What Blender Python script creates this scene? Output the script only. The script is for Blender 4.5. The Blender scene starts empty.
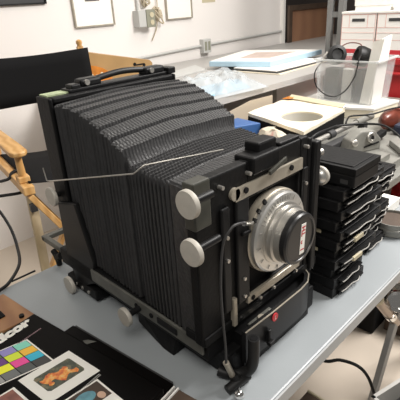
import bpy, bmesh, math, random
from mathutils import Vector, Matrix, noise
random.seed(7)
sc = bpy.context.scene
col = sc.collection

# ------------------------------------------------------------------ camera
cam_d = bpy.data.cameras.new('camera'); cam = bpy.data.objects.new('camera', cam_d); col.objects.link(cam)
cam_d.sensor_width = 36.0; cam_d.lens = 39.6; cam_d.clip_start = 0.02
def _pose(vx, vy, f=440.0):
    X = Vector((vx[0]-200, -(vx[1]-200), -f)).normalized()
    Y = Vector((vy[0]-200, -(vy[1]-200), -f)); Y = (Y - X*Y.dot(X)).normalized()
    Z = X.cross(Y)
    return Matrix((X, Y, Z))
M3 = _pose((690, -30), (-280, 30))          # vanishing points of the table's two directions
cam.matrix_world = Matrix.Translation((0, 0, 1.42)) @ M3.to_4x4()
sc.camera = cam

# ------------------------------------------------------------------ light and exposure
sc.view_settings.view_transform = 'Standard'; sc.view_settings.look = 'None'
sc.view_settings.gamma = 1.0; sc.view_settings.use_curve_mapping = False
sc.view_settings.exposure = 0.4
w = bpy.data.worlds.new('room_ambient'); sc.world = w; w.use_nodes = True
w.node_tree.nodes['Background'].inputs[0].default_value = (1.0, 0.965, 0.92, 1)
w.node_tree.nodes['Background'].inputs[1].default_value = 0.12
def area(name, loc, target, size, power, color=(1, 0.95, 0.88)):
    l = bpy.data.lights.new(name, 'AREA'); l.shape = 'RECTANGLE'; l.size, l.size_y = size
    l.energy = power; l.color = color
    o = bpy.data.objects.new(name, l); col.objects.link(o); o.location = loc
    o.rotation_euler = (Vector(target) - Vector(loc)).to_track_quat('-Z', 'Y').to_euler()
    return o
area('ceiling_lamp_near', (2.3, -0.1, 2.75), (1.1, 0.6, 0.7), (1.2, 0.6), 82, (1, 0.965, 0.93))
area('ceiling_lamp_far', (2.6, 1.5, 2.75), (2.4, 1.6, 0), (1.5, 0.8), 17)
area('wall_fill_left', (0.9, 1.9, 2.75), (1.0, 1.9, 0), (1.2, 0.5), 6)  # unseen fill, added to brighten the left part of the wall
area('table_fill_front', (-0.5, -0.3, 2.75), (0.3, 0.6, 0.7), (1.2, 0.6), 22)  # unseen fill, added to lift the printed box and the table's left

# ------------------------------------------------------------------ materials
def mat(name, c, rough=0.5, metal=0.0, spec=0.5, bump=0.0, bscale=60.0, var=0.0, vscale=6.0, coat=0.0):
    m = bpy.data.materials.new(name); m.use_nodes = True
    nt = m.node_tree; b = nt.nodes['Principled BSDF']
    b.inputs['Base Color'].default_value = (*c, 1); b.inputs['Roughness'].default_value = rough
    b.inputs['Metallic'].default_value = metal; b.inputs['Specular IOR Level'].default_value = spec
    b.inputs['Coat Weight'].default_value = coat
    if bump or var:
        tc = nt.nodes.new('ShaderNodeTexCoord')
    if var:
        n = nt.nodes.new('ShaderNodeTexNoise'); n.inputs['Scale'].default_value = vscale; n.inputs['Detail'].default_value = 5
        nt.links.new(tc.outputs['Object'], n.inputs['Vector'])
        r = nt.nodes.new('ShaderNodeValToRGB')
        r.color_ramp.elements[0].position = 0.3; r.color_ramp.elements[1].position = 0.7
        r.color_ramp.elements[0].color = (*[x*(1-var) for x in c], 1)
        r.color_ramp.elements[1].color = (*[min(1, x*(1+var)) for x in c], 1)
        nt.links.new(n.outputs['Fac'], r.inputs[0]); nt.links.new(r.outputs[0], b.inputs['Base Color'])
    if bump:
        n2 = nt.nodes.new('ShaderNodeTexNoise'); n2.inputs['Scale'].default_value = bscale; n2.inputs['Detail'].default_value = 3
        nt.links.new(tc.outputs['Object'], n2.inputs['Vector'])
        bp = nt.nodes.new('ShaderNodeBump'); bp.inputs['Strength'].default_value = bump; bp.inputs['Distance'].default_value = 0.01
        nt.links.new(n2.outputs['Fac'], bp.inputs['Height']); nt.links.new(bp.outputs[0], b.inputs['Normal'])
    return m
def wood(name, a, b_, scale=14.0, axis='X', rough=0.45):
    m = bpy.data.materials.new(name); m.use_nodes = True; nt = m.node_tree; b = nt.nodes['Principled BSDF']
    tc = nt.nodes.new('ShaderNodeTexCoord'); wv = nt.nodes.new('ShaderNodeTexWave')
    wv.bands_direction = axis; wv.inputs['Scale'].default_value = scale; wv.inputs['Distortion'].default_value = 6
    wv.inputs['Detail'].default_value = 4
    nt.links.new(tc.outputs['Object'], wv.inputs['Vector'])
    r = nt.nodes.new('ShaderNodeValToRGB'); r.color_ramp.elements[0].color = (*a, 1); r.color_ramp.elements[1].color = (*b_, 1)
    nt.links.new(wv.outputs['Fac'], r.inputs[0]); nt.links.new(r.outputs[0], b.inputs['Base Color'])
    b.inputs['Roughness'].default_value = rough
    return m
def clear(name, c, alpha, rough=0.2):
    m = bpy.data.materials.new(name); m.use_nodes = True; nt = m.node_tree; b = nt.nodes['Principled BSDF']
    b.inputs['Base Color'].default_value = (*c, 1); b.inputs['Roughness'].default_value = rough
    b.inputs['Alpha'].default_value = alpha
    return m

M = {}
M['wall'] = mat('wall_paint', (0.82, 0.785, 0.755), 0.7, bump=0.05, bscale=90)
M['darkwall'] = mat('dark_wall_paint', (0.06, 0.05, 0.045), 0.8)
M['floor'] = mat('floor_lino', (0.60, 0.52, 0.43), 0.55, var=0.06, vscale=3)
M['table'] = mat('table_grey', (0.31, 0.335, 0.35), 0.38, bump=0.03, bscale=300, var=0.03, vscale=5)
M['tableband'] = mat('table_edge_grey', (0.42, 0.43, 0.43), 0.5)
M['black'] = mat('black_metal', (0.006, 0.006, 0.0063), 0.5, spec=0.18, bump=0.08, bscale=120)
M['black2'] = mat('black_enamel', (0.009, 0.009, 0.0095), 0.42, spec=0.22, var=0.25, vscale=20)
M['blackmat'] = mat('black_matte', (0.006, 0.006, 0.0065), 0.8, spec=0.2)
M['olive'] = mat('worn_lit_olive_metal', (0.055, 0.055, 0.045), 0.42, var=0.2, vscale=18)  # lighter than the enamel; on the post corner the tone stands for light
M['rubber'] = mat('black_rubber', (0.009, 0.009, 0.009), 0.5, spec=0.35)
M['cap'] = mat('black_cap_plastic', (0.014, 0.014, 0.015), 0.35)
M['alu'] = mat('aluminium', (0.56, 0.54, 0.50), 0.38, 0.85, var=0.08, vscale=40)
M['knob'] = mat('cast_aluminium_knob', (0.47, 0.445, 0.395), 0.55, 0.2, var=0.06, vscale=60)
M['strip'] = mat('steel_strip', (0.42, 0.38, 0.31), 0.42, 0.45, var=0.15, vscale=30)
M['greystrip'] = mat('grey_rail_metal', (0.13, 0.13, 0.115), 0.45, 0.3, var=0.2, vscale=30)
M['chrome'] = mat('chrome', (0.8, 0.79, 0.77), 0.12, 1.0)
M['silver'] = mat('silver_lens_metal', (0.66, 0.65, 0.62), 0.33, 0.75, var=0.06, vscale=50)
M['white'] = mat('white_card', (0.82, 0.80, 0.76), 0.6)
M['cream'] = mat('cream_board', (0.80, 0.73, 0.58), 0.6, var=0.10, vscale=9)
M['paper'] = mat('paper_white', (0.90, 0.88, 0.82), 0.6)
M['red'] = mat('red_ink', (0.55, 0.03, 0.04), 0.5)
M['redcab'] = mat('red_enamel', (0.42, 0.022, 0.025), 0.35, var=0.25, vscale=9)
M['canvas'] = mat('black_canvas', (0.008, 0.008, 0.0085), 0.9, spec=0.15, bump=0.1, bscale=400)
M['chairwood'] = wood('honey_wood', (0.52, 0.28, 0.09), (0.66, 0.40, 0.16), 9)
M['palewood'] = wood('pale_wood', (0.42, 0.33, 0.20), (0.50, 0.41, 0.27), 7)
M['brownwood'] = wood('brown_wood', (0.26, 0.115, 0.045), (0.36, 0.18, 0.075), 6)
M['panelwood'] = wood('panel_wood', (0.28, 0.145, 0.085), (0.33, 0.175, 0.10), 1.5)
M['greenlabel'] = mat('pale_green_tape', (0.36, 0.42, 0.25), 0.6, var=0.25, vscale=70)
M['greysteel'] = mat('grey_painted_steel', (0.17, 0.17, 0.165), 0.45)
M['lightgrey'] = mat('light_grey_metal', (0.27, 0.265, 0.24), 0.42, 0.3, var=0.15, vscale=20)
M['cardboard'] = mat('cardboard', (0.50, 0.42, 0.32), 0.8)
M['foamblue'] = mat('pale_blue_foam', (0.44, 0.62, 0.74), 0.6)
M['fadedprint'] = mat('faded_print', (0.52, 0.42, 0.37), 0.7, var=0.12, vscale=14)
M['bin'] = clear('clear_plastic', (0.82, 0.84, 0.84), 0.22, 0.15)
M['binrim'] = clear('clear_plastic_rim', (0.80, 0.82, 0.82), 0.5, 0.2)
M['poly'] = clear('clear_polythene', (0.66, 0.71, 0.74), 0.5, 0.16)
M['blueplastic'] = mat('blue_plastic', (0.05, 0.13, 0.34), 0.35)
M['pouch'] = mat('red_brown_leather', (0.13, 0.032, 0.02), 0.3, var=0.3, vscale=30)
M['orange'] = mat('orange_varnish', (0.62, 0.22, 0.035), 0.25, var=0.3, vscale=12)
M['tan'] = mat('tan_varnish', (0.36, 0.22, 0.09), 0.4, var=0.1, vscale=8)
M['beige'] = mat('beige_label', (0.55, 0.49, 0.34), 0.6)
M['twine'] = mat('beige_twine', (0.52, 0.45, 0.33), 0.9)
M['boxgreen'] = mat('grey_green_metal', (0.27, 0.27, 0.21), 0.5)
M['boxgrey'] = mat('light_grey_box', (0.52, 0.52, 0.50), 0.5)
M['pink'] = mat('printed_pink_line', (0.70, 0.42, 0.38), 0.7)
M['darkbrown'] = mat('dark_brown', (0.07, 0.045, 0.03), 0.6, var=0.2, vscale=12)
M['glossblack'] = mat('glossy_black_card', (0.004, 0.0035, 0.0033), 0.32, spec=0.05, bump=0.03, bscale=25)
M['darkgrey'] = mat('dark_grey_case', (0.035, 0.035, 0.036), 0.55)
M['countertop'] = mat('counter_laminate', (0.42, 0.405, 0.385), 0.45)
M['lightsteel'] = mat('grey_leg_paint', (0.27, 0.27, 0.265), 0.45)
M['bright'] = mat('plated_edge_glint', (0.62, 0.60, 0.56), 0.35, 0.4)  # pale silver that paints the glints along the slide edges
M['markgrey'] = mat('engraving_grey', (0.25, 0.24, 0.22), 0.6)
M['concr'] = mat('grey_plastic_crate', (0.50, 0.49, 0.46), 0.5)

def bellows_mat():
    m = bpy.data.materials.new('bellows_cloth'); m.use_nodes = True; nt = m.node_tree; b = nt.nodes['Principled BSDF']
    tc = nt.nodes.new('ShaderNodeTexCoord')
    wv = nt.nodes.new('ShaderNodeTexWave'); wv.bands_direction = 'X'; wv.inputs['Scale'].default_value = 42
    wv.inputs['Distortion'].default_value = 2.0; wv.inputs['Detail'].default_value = 2; wv.inputs['Detail Scale'].default_value = 2
    n = nt.nodes.new('ShaderNodeTexNoise'); n.inputs['Scale'].default_value = 70; n.inputs['Detail'].default_value = 4
    nt.links.new(tc.outputs['Object'], wv.inputs['Vector']); nt.links.new(tc.outputs['Object'], n.inputs['Vector'])
    ad = nt.nodes.new('ShaderNodeMath'); ad.operation = 'ADD'
    nt.links.new(wv.outputs['Fac'], ad.inputs[0]); nt.links.new(n.outputs['Fac'], ad.inputs[1])
    bp = nt.nodes.new('ShaderNodeBump'); bp.inputs['Strength'].default_value = 0.4; bp.inputs['Distance'].default_value = 0.003
    nt.links.new(ad.outputs[0], bp.inputs['Height']); nt.links.new(bp.outputs[0], b.inputs['Normal'])
    r = nt.nodes.new('ShaderNodeValToRGB'); r.color_ramp.elements[0].color = (0.016, 0.016, 0.017, 1); r.color_ramp.elements[1].color = (0.034, 0.034, 0.035, 1)
    nt.links.new(n.outputs['Fac'], r.inputs[0]); nt.links.new(r.outputs[0], b.inputs['Base Color'])
    b.inputs['Roughness'].default_value = 0.46; b.inputs['Specular IOR Level'].default_value = 0.55
    return m
M['bellows'] = bellows_mat()
def photo_mat(name, stops, scale):
    m = bpy.data.materials.new(name); m.use_nodes = True; nt = m.node_tree; b = nt.nodes['Principled BSDF']
    tc = nt.nodes.new('ShaderNodeTexCoord'); n = nt.nodes.new('ShaderNodeTexNoise'); n.inputs['Scale'].default_value = scale; n.inputs['Detail'].default_value = 4
    nt.links.new(tc.outputs['Object'], n.inputs['Vector'])
    r = nt.nodes.new('ShaderNodeValToRGB'); e = r.color_ramp.elements
    e[0].position, e[0].color = stops[0][0], (*stops[0][1], 1); e[1].position, e[1].color = stops[-1][0], (*stops[-1][1], 1)
    for p, c in stops[1:-1]:
        q = e.new(p); q.color = (*c, 1)
    nt.links.new(n.outputs['Fac'], r.inputs[0]); nt.links.new(r.outputs[0], b.inputs['Base Color']); b.inputs['Roughness'].default_value = 0.35
    return m

# ------------------------------------------------------------------ mesh helpers
class MB:
    def __init__(s): s.v = []; s.f = []
    def add(s, vs, fs):
        n = len(s.v); s.v += [Vector(p) for p in vs]; s.f += [tuple(i+n for i in f) for f in fs]; return s
    def box(s, x0, x1, y0, y1, z0, z1, rz=0.0):
        vs = [Vector((x, y, z)) for z in (z0, z1) for x, y in ((x0, y0), (x1, y0), (x1, y1), (x0, y1))]
        if rz:
            c = Vector(((x0+x1)/2, (y0+y1)/2, 0)); R = Matrix.Rotation(rz, 3, 'Z')
            vs = [R @ (p-c) + c for p in vs]
        return s.add(vs, [(3, 2, 1, 0), (4, 5, 6, 7), (0, 1, 5, 4), (1, 2, 6, 5), (2, 3, 7, 6), (3, 0, 4, 7)])
    def prism(s, poly, ext):
        e = Vector(ext); n = len(poly); P = [Vector(p) for p in poly]
        nrm = sum(((P[i]-P[0]).cross(P[(i+1) % n]-P[0]) for i in range(n)), Vector())
        if nrm.dot(e) > 0: P = P[::-1]
        return s.add(P + [p+e for p in P], [tuple(range(n)), tuple(range(2*n-1, n-1, -1))] + [(i, n+i, n+(i+1) % n, (i+1) % n) for i in range(n)])
    def beam(s, p0, p1, a, b, up=(0, 0, 1)):
        p0, p1 = Vector(p0), Vector(p1); d = (p1-p0).normalized(); u = Vector(up); sd = d.cross(u).normalized(); u = sd.cross(d)
        c = [p0+sd*i*a/2+u*j*b/2 for i, j in ((-1, -1), (1, -1), (1, 1), (-1, 1))]
        return s.prism(c, p1-p0)
    def lathe(s, o, axis, prof, n=32, cap0=True, cap1=True):
        o = Vector(o); ax = Vector(axis).normalized(); t = Vector((0, 0, 1)) if abs(ax.z) < 0.9 else Vector((1, 0, 0))
        u = ax.cross(t).normalized(); vv = ax.cross(u); vs = []; fs = []
        for r, d in prof:
            vs += [o+ax*d+(u*math.cos(2*math.pi*k/n)+vv*math.sin(2*math.pi*k/n))*r for k in range(n)]
        for i in range(len(prof)-1):
            fs += [(i*n+k, i*n+(k+1) % n, (i+1)*n+(k+1) % n, (i+1)*n+k) for k in range(n)]
        if cap0: fs.append(tuple(range(n-1, -1, -1)))
        if cap1: fs.append(tuple((len(prof)-1)*n+k for k in range(n)))
        return s.add(vs, fs)
    def cyl(s, p0, p1, r0, r1=None, n=20):
        p0, p1 = Vector(p0), Vector(p1); r1 = r0 if r1 is None else r1
        return s.lathe(p0, p1-p0, [(r0, 0), (r1, (p1-p0).length)], n)
    def tube(s, pts, r, n=8, sub=6):
        P = [Vector(p) for p in pts]; Q = []
        if sub > 1 and len(P) > 2:
            for i in range(len(P)-1):
                a, b, c, d = P[max(i-1, 0)], P[i], P[i+1], P[min(i+2, len(P)-1)]
                for k in range(sub):
                    t = k/sub
                    Q.append(0.5*((2*b)+(c-a)*t+(2*a-5*b+4*c-d)*t*t+(3*b-a-3*c+d)*t**3))
            Q.append(P[-1])
        else: Q = P
        vs = []; fs = []; u = None
        for i, q in enumerate(Q):
            d = (Q[min(i+1, len(Q)-1)]-Q[max(i-1, 0)]).normalized()
            if u is None:
                t = Vector((0, 0, 1)) if abs(d.z) < 0.9 else Vector((1, 0, 0)); u = d.cross(t).normalized()
            else: u = (u-d*u.dot(d)).normalized()
            v2 = d.cross(u)
            vs += [q+(u*math.cos(2*math.pi*k/n)+v2*math.sin(2*math.pi*k/n))*r for k in range(n)]
        for i in range(len(Q)-1):
            fs += [(i*n+k, i*n+(k+1) % n, (i+1)*n+(k+1) % n, (i+1)*n+k) for k in range(n)]
        fs.append(tuple(range(n-1, -1, -1))); fs.append(tuple((len(Q)-1)*n+k for k in range(n)))
        return s.add(vs, fs)
    def grid(s, fn, nu, nv):
        vs = [fn(i/nu, j/nv) for i in range(nu+1) for j in range(nv+1)]
        return s.add(vs, [(i*(nv+1)+j, (i+1)*(nv+1)+j, (i+1)*(nv+1)+j+1, i*(nv+1)+j+1) for i in range(nu) for j in range(nv)])

def wl(o):
    p = Vector(o.location)
    while o.parent: o = o.parent; p = p + Vector(o.location)
    return p
def obj(name, mb, m, parent=None, bevel=0.0, smooth=0.0, local=False, solid=0.0, label=None):
    """one mesh object; vertices are given in room coordinates (or in the thing's own when local)"""
    me = bpy.data.meshes.new(name)
    vs = mb.v
    if parent is not None and not local:
        off = wl(parent); vs = [p-off for p in vs]
    base = Vector((0, 0, 0))
    if parent is None or True:
        lo = Vector([min(p[i] for p in vs) for i in range(3)]); hi = Vector([max(p[i] for p in vs) for i in range(3)])
        base = Vector(((lo.x+hi.x)/2, (lo.y+hi.y)/2, lo.z)); vs = [p-base for p in vs]
    me.from_pydata([tuple(p) for p in vs], [], mb.f); me.materials.append(m)
    bm = bmesh.new(); bm.from_mesh(me); bmesh.ops.recalc_face_normals(bm, faces=bm.faces); bm.to_mesh(me); bm.free()
    if smooth:
        me.polygons.foreach_set('use_smooth', [True]*len(me.polygons)); me.set_sharp_from_angle(angle=math.radians(smooth))
    o = bpy.data.objects.new(name, me); col.objects.link(o); o.location = base
    if parent is not None: o.parent = parent
    if solid:
        s = o.modifiers.new('thickness', 'SOLIDIFY'); s.thickness = solid; s.offset = 0
    if bevel:
        b = o.modifiers.new('bevel', 'BEVEL'); b.width = bevel; b.segments = 2; b.limit_method = 'ANGLE'
    if label: o['label'] = label
    return o
def tag(o, label, cat, group=None):
    o['label'] = label; o['category'] = cat
    if group: o['group'] = group
    return o
def thing(name, label, cat, loc, rz=0.0, group=None):
    o = bpy.data.objects.new(name, None); col.objects.link(o); o.location = loc; o.rotation_euler = (0, 0, rz); o.empty_display_size = 0.05
    return tag(o, label, cat, group)
def struct(name, mb, m, parent=None, **k):
    o = obj(name, mb, m, parent, **k)
    if parent is None: o['kind'] = 'structure'
    return o
def B(*a, **k): return MB().box(*a, **k)
def text_mb(body, size, bold=0.0, shear=0.0, depth=0.0):
    cu = bpy.data.curves.new('lettering', 'FONT'); cu.body = body; cu.size = size; cu.offset = bold; cu.shear = shear; cu.extrude = depth
    t = bpy.data.objects.new('lettering', cu); col.objects.link(t)
    me = bpy.data.meshes.new_from_object(t.evaluated_get(bpy.context.evaluated_depsgraph_get()))
    mb = MB(); mb.add([v.co.copy() for v in me.vertices], [tuple(p.vertices) for p in me.polygons])
    bpy.data.objects.remove(t); bpy.data.curves.remove(cu); bpy.data.meshes.remove(me)
    return mb

TT = 0.74      # table top height
ST = 0.80      # side table top height
CT = 0.98      # counter top height

# ------------------------------------------------------------------ setting
struct('floor', B(-1.6, 5.2, -0.8, 3.6, -0.05, 0.0), M['floor'])
struct('wall_back', B(-1.6, 3.90, 2.75, 2.87, 0, 2.7), M['wall'])
struct('trim_1', B(3.90, 3.935, 2.72, 2.87, 0, 2.7), M['white'])
struct('wall_recess', B(3.935, 5.2, 3.2, 3.3, 0, 2.7), M['darkwall'])
struct('wall_right', B(5.0, 5.12, -0.8, 3.2, 0, 2.7), M['darkwall'])

# ------------------------------------------------------------------ main table
t = thing('folding_table', 'long light grey folding table carrying the big black bellows camera', 'table', (0.55, 0.72, 0))
obj('tabletop', B(-0.36, 1.44, 0.345, 1.10, TT-0.035, TT), M['table'], t, bevel=0.004)
obj('edge_band', B(-0.36, 1.44, 0.341, 0.345, TT-0.034, TT-0.003), M['tableband'], t)
for x in (-0.25, 1.15):
    for y in (0.93, 1.05):
        obj('leg', MB().cyl((x, y, 0), (x, y, TT-0.035), 0.014, n=14), M['greysteel'], t, smooth=40)

# ------------------------------------------------------------------ the view camera
vc = thing('view_camera', 'large black studio bellows camera with silver lens standing on the grey table', 'camera', (0.67, 0.72, TT))
# bed
obj('bed', MB().box(0.432, 0.79, 0.455, 1.0, 0.80, 0.846).box(0.468, 0.77, 0.436, 0.97, 0.743, 0.80), M['black'], vc, bevel=0.004)
obj('rail_strip', MB().box(0.426, 0.432, 0.462, 0.84, 0.815, 0.847), M['greystrip'], vc, bevel=0.002)
for y in (0.54, 0.575, 0.61, 0.66):
    obj('rail_screw', MB().cyl((0.426, y, 0.832), (0.4235, y, 0.832), 0.0055, n=12), M['blackmat'], vc)
obj('slot_plate', MB().box(0.4225, 0.426, 0.53, 0.59, 0.825, 0.840), M['black2'], vc, bevel=0.002)
obj('bed_foot', MB().prism([(0.437, 0.565, TT), (0.437, 0.60, TT), (0.45, 0.70, TT+0.01), (0.45, 0.70, 0.80), (0.45, 0.555, 0.80)], (0.08, 0, 0)), M['black'], vc, bevel=0.004)
obj('bed_foot', B(0.47, 0.77, 0.86, 0.96, TT, 0.78), M['black'], vc, bevel=0.004)
# front lip of the bed: a plate that rounds back at the right end
def lip(off, z0, z1, th):
    pts = [(0.497, 0.417), (0.58, 0.414), (0.68, 0.414), (0.712, 0.418), (0.738, 0.432), (0.754, 0.455), (0.762, 0.50)]
    mb = MB(); n = len(pts); vs = []
    for i, (x, y) in enumerate(pts):
        a = Vector((*pts[max(i-1, 0)], 0)); b = Vector((*pts[min(i+1, n-1)], 0)); d = (b-a).normalized(); nn = Vector((-d.y, d.x, 0))
        p = Vector((x, y, 0)) + nn*off
        q = p + nn*th
        vs += [(p.x, p.y, z0), (p.x, p.y, z1), (q.x, q.y, z1), (q.x, q.y, z0)]
    fs = [(0, 1, 2, 3), tuple(4*(n-1)+k for k in (3, 2, 1, 0))]
    for i in range(n-1):
        for k in range(4): fs.append((4*i+k, 4*(i+1)+k, 4*(i+1)+(k+1) % 4, 4*i+(k+1) % 4))
    return mb.add(vs, fs)
obj('front_lip', lip(0.0, 0.774, 0.8485, 0.010), M['black2'], vc, smooth=30)
obj('lip_trim', lip(-0.0008, 0.8485, 0.8502, 0.0025), M['strip'], vc, smooth=30)
obj('bed_front', MB().box(0.505, 0.735, 0.428, 0.46, TT+0.002, 0.829), M['black'], vc)
obj('bed_plate', MB().box(0.535, 0.605, 0.425, 0.444, 0.829, 0.832), M['greystrip'], vc, bevel=0.001)
obj('plate_disc', MB().cyl((0.568, 0.434, 0.832), (0.568, 0.434, 0.835), 0.008, n=20), M['strip'], vc, smooth=40)
for x in (0.543, 0.597):
    obj('screw', MB().cyl((x, 0.434, 0.832), (x, 0.434, 0.834), 0.0035, n=10), M['alu'], vc)
obj('badge', MB().cyl((0.584, 0.414, 0.835), (0.584, 0.4115, 0.835), 0.009, n=24), M['red'], vc, smooth=40, label='round red maker badge')
bd = text_mb('L', 0.013, 0.0005, 0.25)
for i, p in enumerate(bd.v): bd.v[i] = Vector((0.5805+p.x, 0.4112, 0.8305+p.y))
obj('badge_letter', bd, M['pink'], vc, label='pale letter on the badge')
obj('latch', MB().box(0.556, 0.565, 0.406, 0.414, 0.785, 0.820).box(0.553, 0.568, 0.400, 0.410, 0.785, 0.794), M['black'], vc, bevel=0.002)
# bent tubular hook at the left front corner
obj('corner_tube', MB().tube([(0.500, 0.400, 0.845), (0.499, 0.400, 0.800), (0.496, 0.405, 0.772), (0.486, 0.418, 0.757), (0.470, 0.440, 0.753), (0.462, 0.458, 0.756)], 0.0112, 16), M['rubber'], vc, smooth=60)
obj('tube_bore', MB().cyl((0.500, 0.400, 0.8452), (0.500, 0.400, 0.8458), 0.0075, n=16), M['blackmat'], vc)

# rear frame (film back)
def ring(x0, x1, z0, z1, y0, y1, wl_, wr, wt, wb):
    return MB().box(x0, x0+wl_, y0, y1, z0, z1).box(x1-wr, x1, y0, y1, z0, z1).box(x0+wl_, x1-wr, y0, y1, z1-wt, z1).box(x0+wl_, x1-wr, y0, y1, z0, z0+wb)
obj('rear_frame', ring(0.44, 0.812, 0.80, 1.245, 0.91, 0.972, 0.010, 0.010, 0.014, 0.03), M['black'], vc, bevel=0.004)
obj('film_back', B(0.45, 0.80, 0.972, 0.985, 0.81, 1.235), M['blackmat'], vc, bevel=0.003)
obj('top_rail', MB().box(0.50, 0.81, 0.925, 0.962, 1.245, 1.253), M['black2'], vc, bevel=0.002)
obj('green_tape', MB().box(0.447, 0.503, 0.93, 0.965, 1.245, 1.2485), M['greenlabel'], vc, label='strip of pale green tape')
h = obj('handle', MB().tube([(0.565, 0.945, 1.260), (0.60, 0.945, 1.265), (0.66, 0.945, 1.270), (0.72, 0.945, 1.266), (0.75, 0.945, 1.260)], 0.0075, 12), M['rubber'], vc, smooth=60)
for x0, x1 in ((0.535, 0.592), (0.725, 0.79)):
    hm = obj('handle_mount', MB().box(x0, x1, 0.928, 0.962, 1.250, 1.270), M['black2'], vc, bevel=0.006)
    obj('rivet', MB().cyl(((x0+x1)/2-0.014, 0.928, 1.262), ((x0+x1)/2-0.014, 0.923, 1.262), 0.0065, n=14), M['alu'], hm, smooth=40)
obj('corner_latch', MB().box(0.508, 0.532, 0.925, 0.955, 1.250, 1.262), M['black2'], vc, bevel=0.003)
obj('corner_latch', MB().box(0.795, 0.822, 0.92, 0.96, 1.245, 1.262), M['black2'], vc, bevel=0.003)
# side bracket that carries the rear frame
obj('rear_bracket', MB().prism([(0.432, 0.955, 0.99), (0.432, 0.87, 1.01), (0.432, 0.828, 0.867), (0.432, 0.842, 0.80), (0.432, 0.93, 0.752), (0.432, 0.962, 0.833)], (0.014, 0, 0)), M['black2'], vc, bevel=0.004)
obj('bracket_base', B(0.43, 0.52, 0.84, 0.98, 0.748, 0.775), M['black'], vc, bevel=0.004)
for y in (0.875, 0.905, 0.935):
    obj('bracket_screw', MB().cyl((0.43, y, 0.762), (0.4275, y, 0.762), 0.005, n=10), M['alu'], vc)
# rear extension of the bed
obj('rear_rails', MB().beam((0.467, 1.17, 0.80), (0.467, 0.97, 0.80), 0.014, 0.018).beam((0.46, 1.165, 0.80), (0.79, 1.165, 0.80), 0.018, 0.014).beam((0.78, 1.17, 0.80), (0.78, 0.97, 0.80), 0.014, 0.018), M['greystrip'], vc, bevel=0.002)
sk = MB()
for k in range(3):
    a = k*2.094+0.5
    sk.cyl((0.455, 1.075, 0.775), (0.455, 1.075+0.026*math.cos(a), 0.775+0.026*math.sin(a)), 0.010, 0.008, 12)
sk.cyl((0.447, 1.075, 0.775), (0.467, 1.075, 0.775), 0.011, n=14).cyl((0.467, 1.075, 0.775), (0.467, 1.075, 0.795), 0.006, n=8)
obj('star_knob', sk, M['black'], vc, smooth=40)

# bellows: one continuous folded skin lofted through rings
def bellows():
    prof = [(0.910, 1.234), (0.86, 1.236), (0.80, 1.232), (0.738, 1.216), (0.688, 1.195), (0.650, 1.178), (0.630, 1.160), (0.568, 1.157), (0.40, 1.157)]
    def zt(y):
        for (a, za), (b, zb) in zip(prof, prof[1:]):
            if a >= y >= b: return za+(zb-za)*(a-y)/(a-b)
        return prof[-1][1]
    rings = []                       # (y, inset of the sides, inset of the top)
    nb = 7; y0, y1 = 0.908, 0.650     # seven wide shingled folds on top, each of three pleats at the sides
    for i in range(nb):
        a = y0+(y1-y0)*i/nb; p = (y0-y1)/nb
        rings += [(a, 0.013, 0.011), (a-p*0.06, 0.010, 0.0035), (a-p*0.17, 0.0, 0.003), (a-p*0.33, 0.009, 0.0035), (a-p*0.50, 0.001, 0.002), (a-p*0.66, 0.009, 0.0025), (a-p*0.83, 0.001, 0.0), (a-p*0.94, 0.004, 0.0)]
    rings += [(0.649, 0.012, 0.014), (0.640, 0.010, 0.020), (0.634, 0.003, 0.012)]
    N = 10; y0, y1 = 0.632, 0.520
    for i in range(N):
        a = y0+(y1-y0)*i/N; p = (y0-y1)/N
        rings += [(a, 0.011, 0.015), (a-p*0.12, 0.010, 0.015), (a-p*0.5, 0.002, 0.005), (a-p*0.7, 0.003, 0.005)]
    rings += [(0.519, 0.010, 0.010), (0.512, 0.002, 0.001), (0.490, 0.003, 0.002), (0.472, 0.004, 0.003)]
    mb = MB(); n = None; vs = []
    for y, ins, it in rings:
        t_ = (0.908-y)/(0.908-0.472)
        xl = 0.446-0.026*t_; xr = 0.803-0.083*t_; z1 = zt(y); z0 = 0.848
        xl += ins; xr -= ins; z1 -= it; z0 += ins*0.3
        c = 0.004
        m = 14
        top = []
        for k in range(m+1):
            u = k/m; x = xl+c+(xr-xl-2*c)*u
            top.append((x, y+0.005*noise.noise(Vector((x*12, y*9, 5)))*math.sin(math.pi*u), z1+0.007*math.sin(math.pi*u)+0.003*noise.noise(Vector((x*16, y*16, 2)))*math.sin(math.pi*u)))
        sideR = [(xr, y, z1-c-(z1-z0-2*c)*k/8) for k in range(9)]
        bot = [(xr-c-(xr-xl-2*c)*k/4, y, z0) for k in range(5)]
        sideL = [(xl, y, z0+c+(z1-z0-2*c)*k/8) for k in range(9)]
        rg = top+sideR+bot+sideL; n = len(rg); vs += rg
    fs = []
    for i in range(len(rings)-1):
        fs += [(i*n+k, i*n+(k+1) % n, (i+1)*n+(k+1) % n, (i+1)*n+k) for k in range(n)]
    return mb.add(vs, fs)
obj('bellows', bellows(), M['bellows'], vc, smooth=25)

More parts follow.
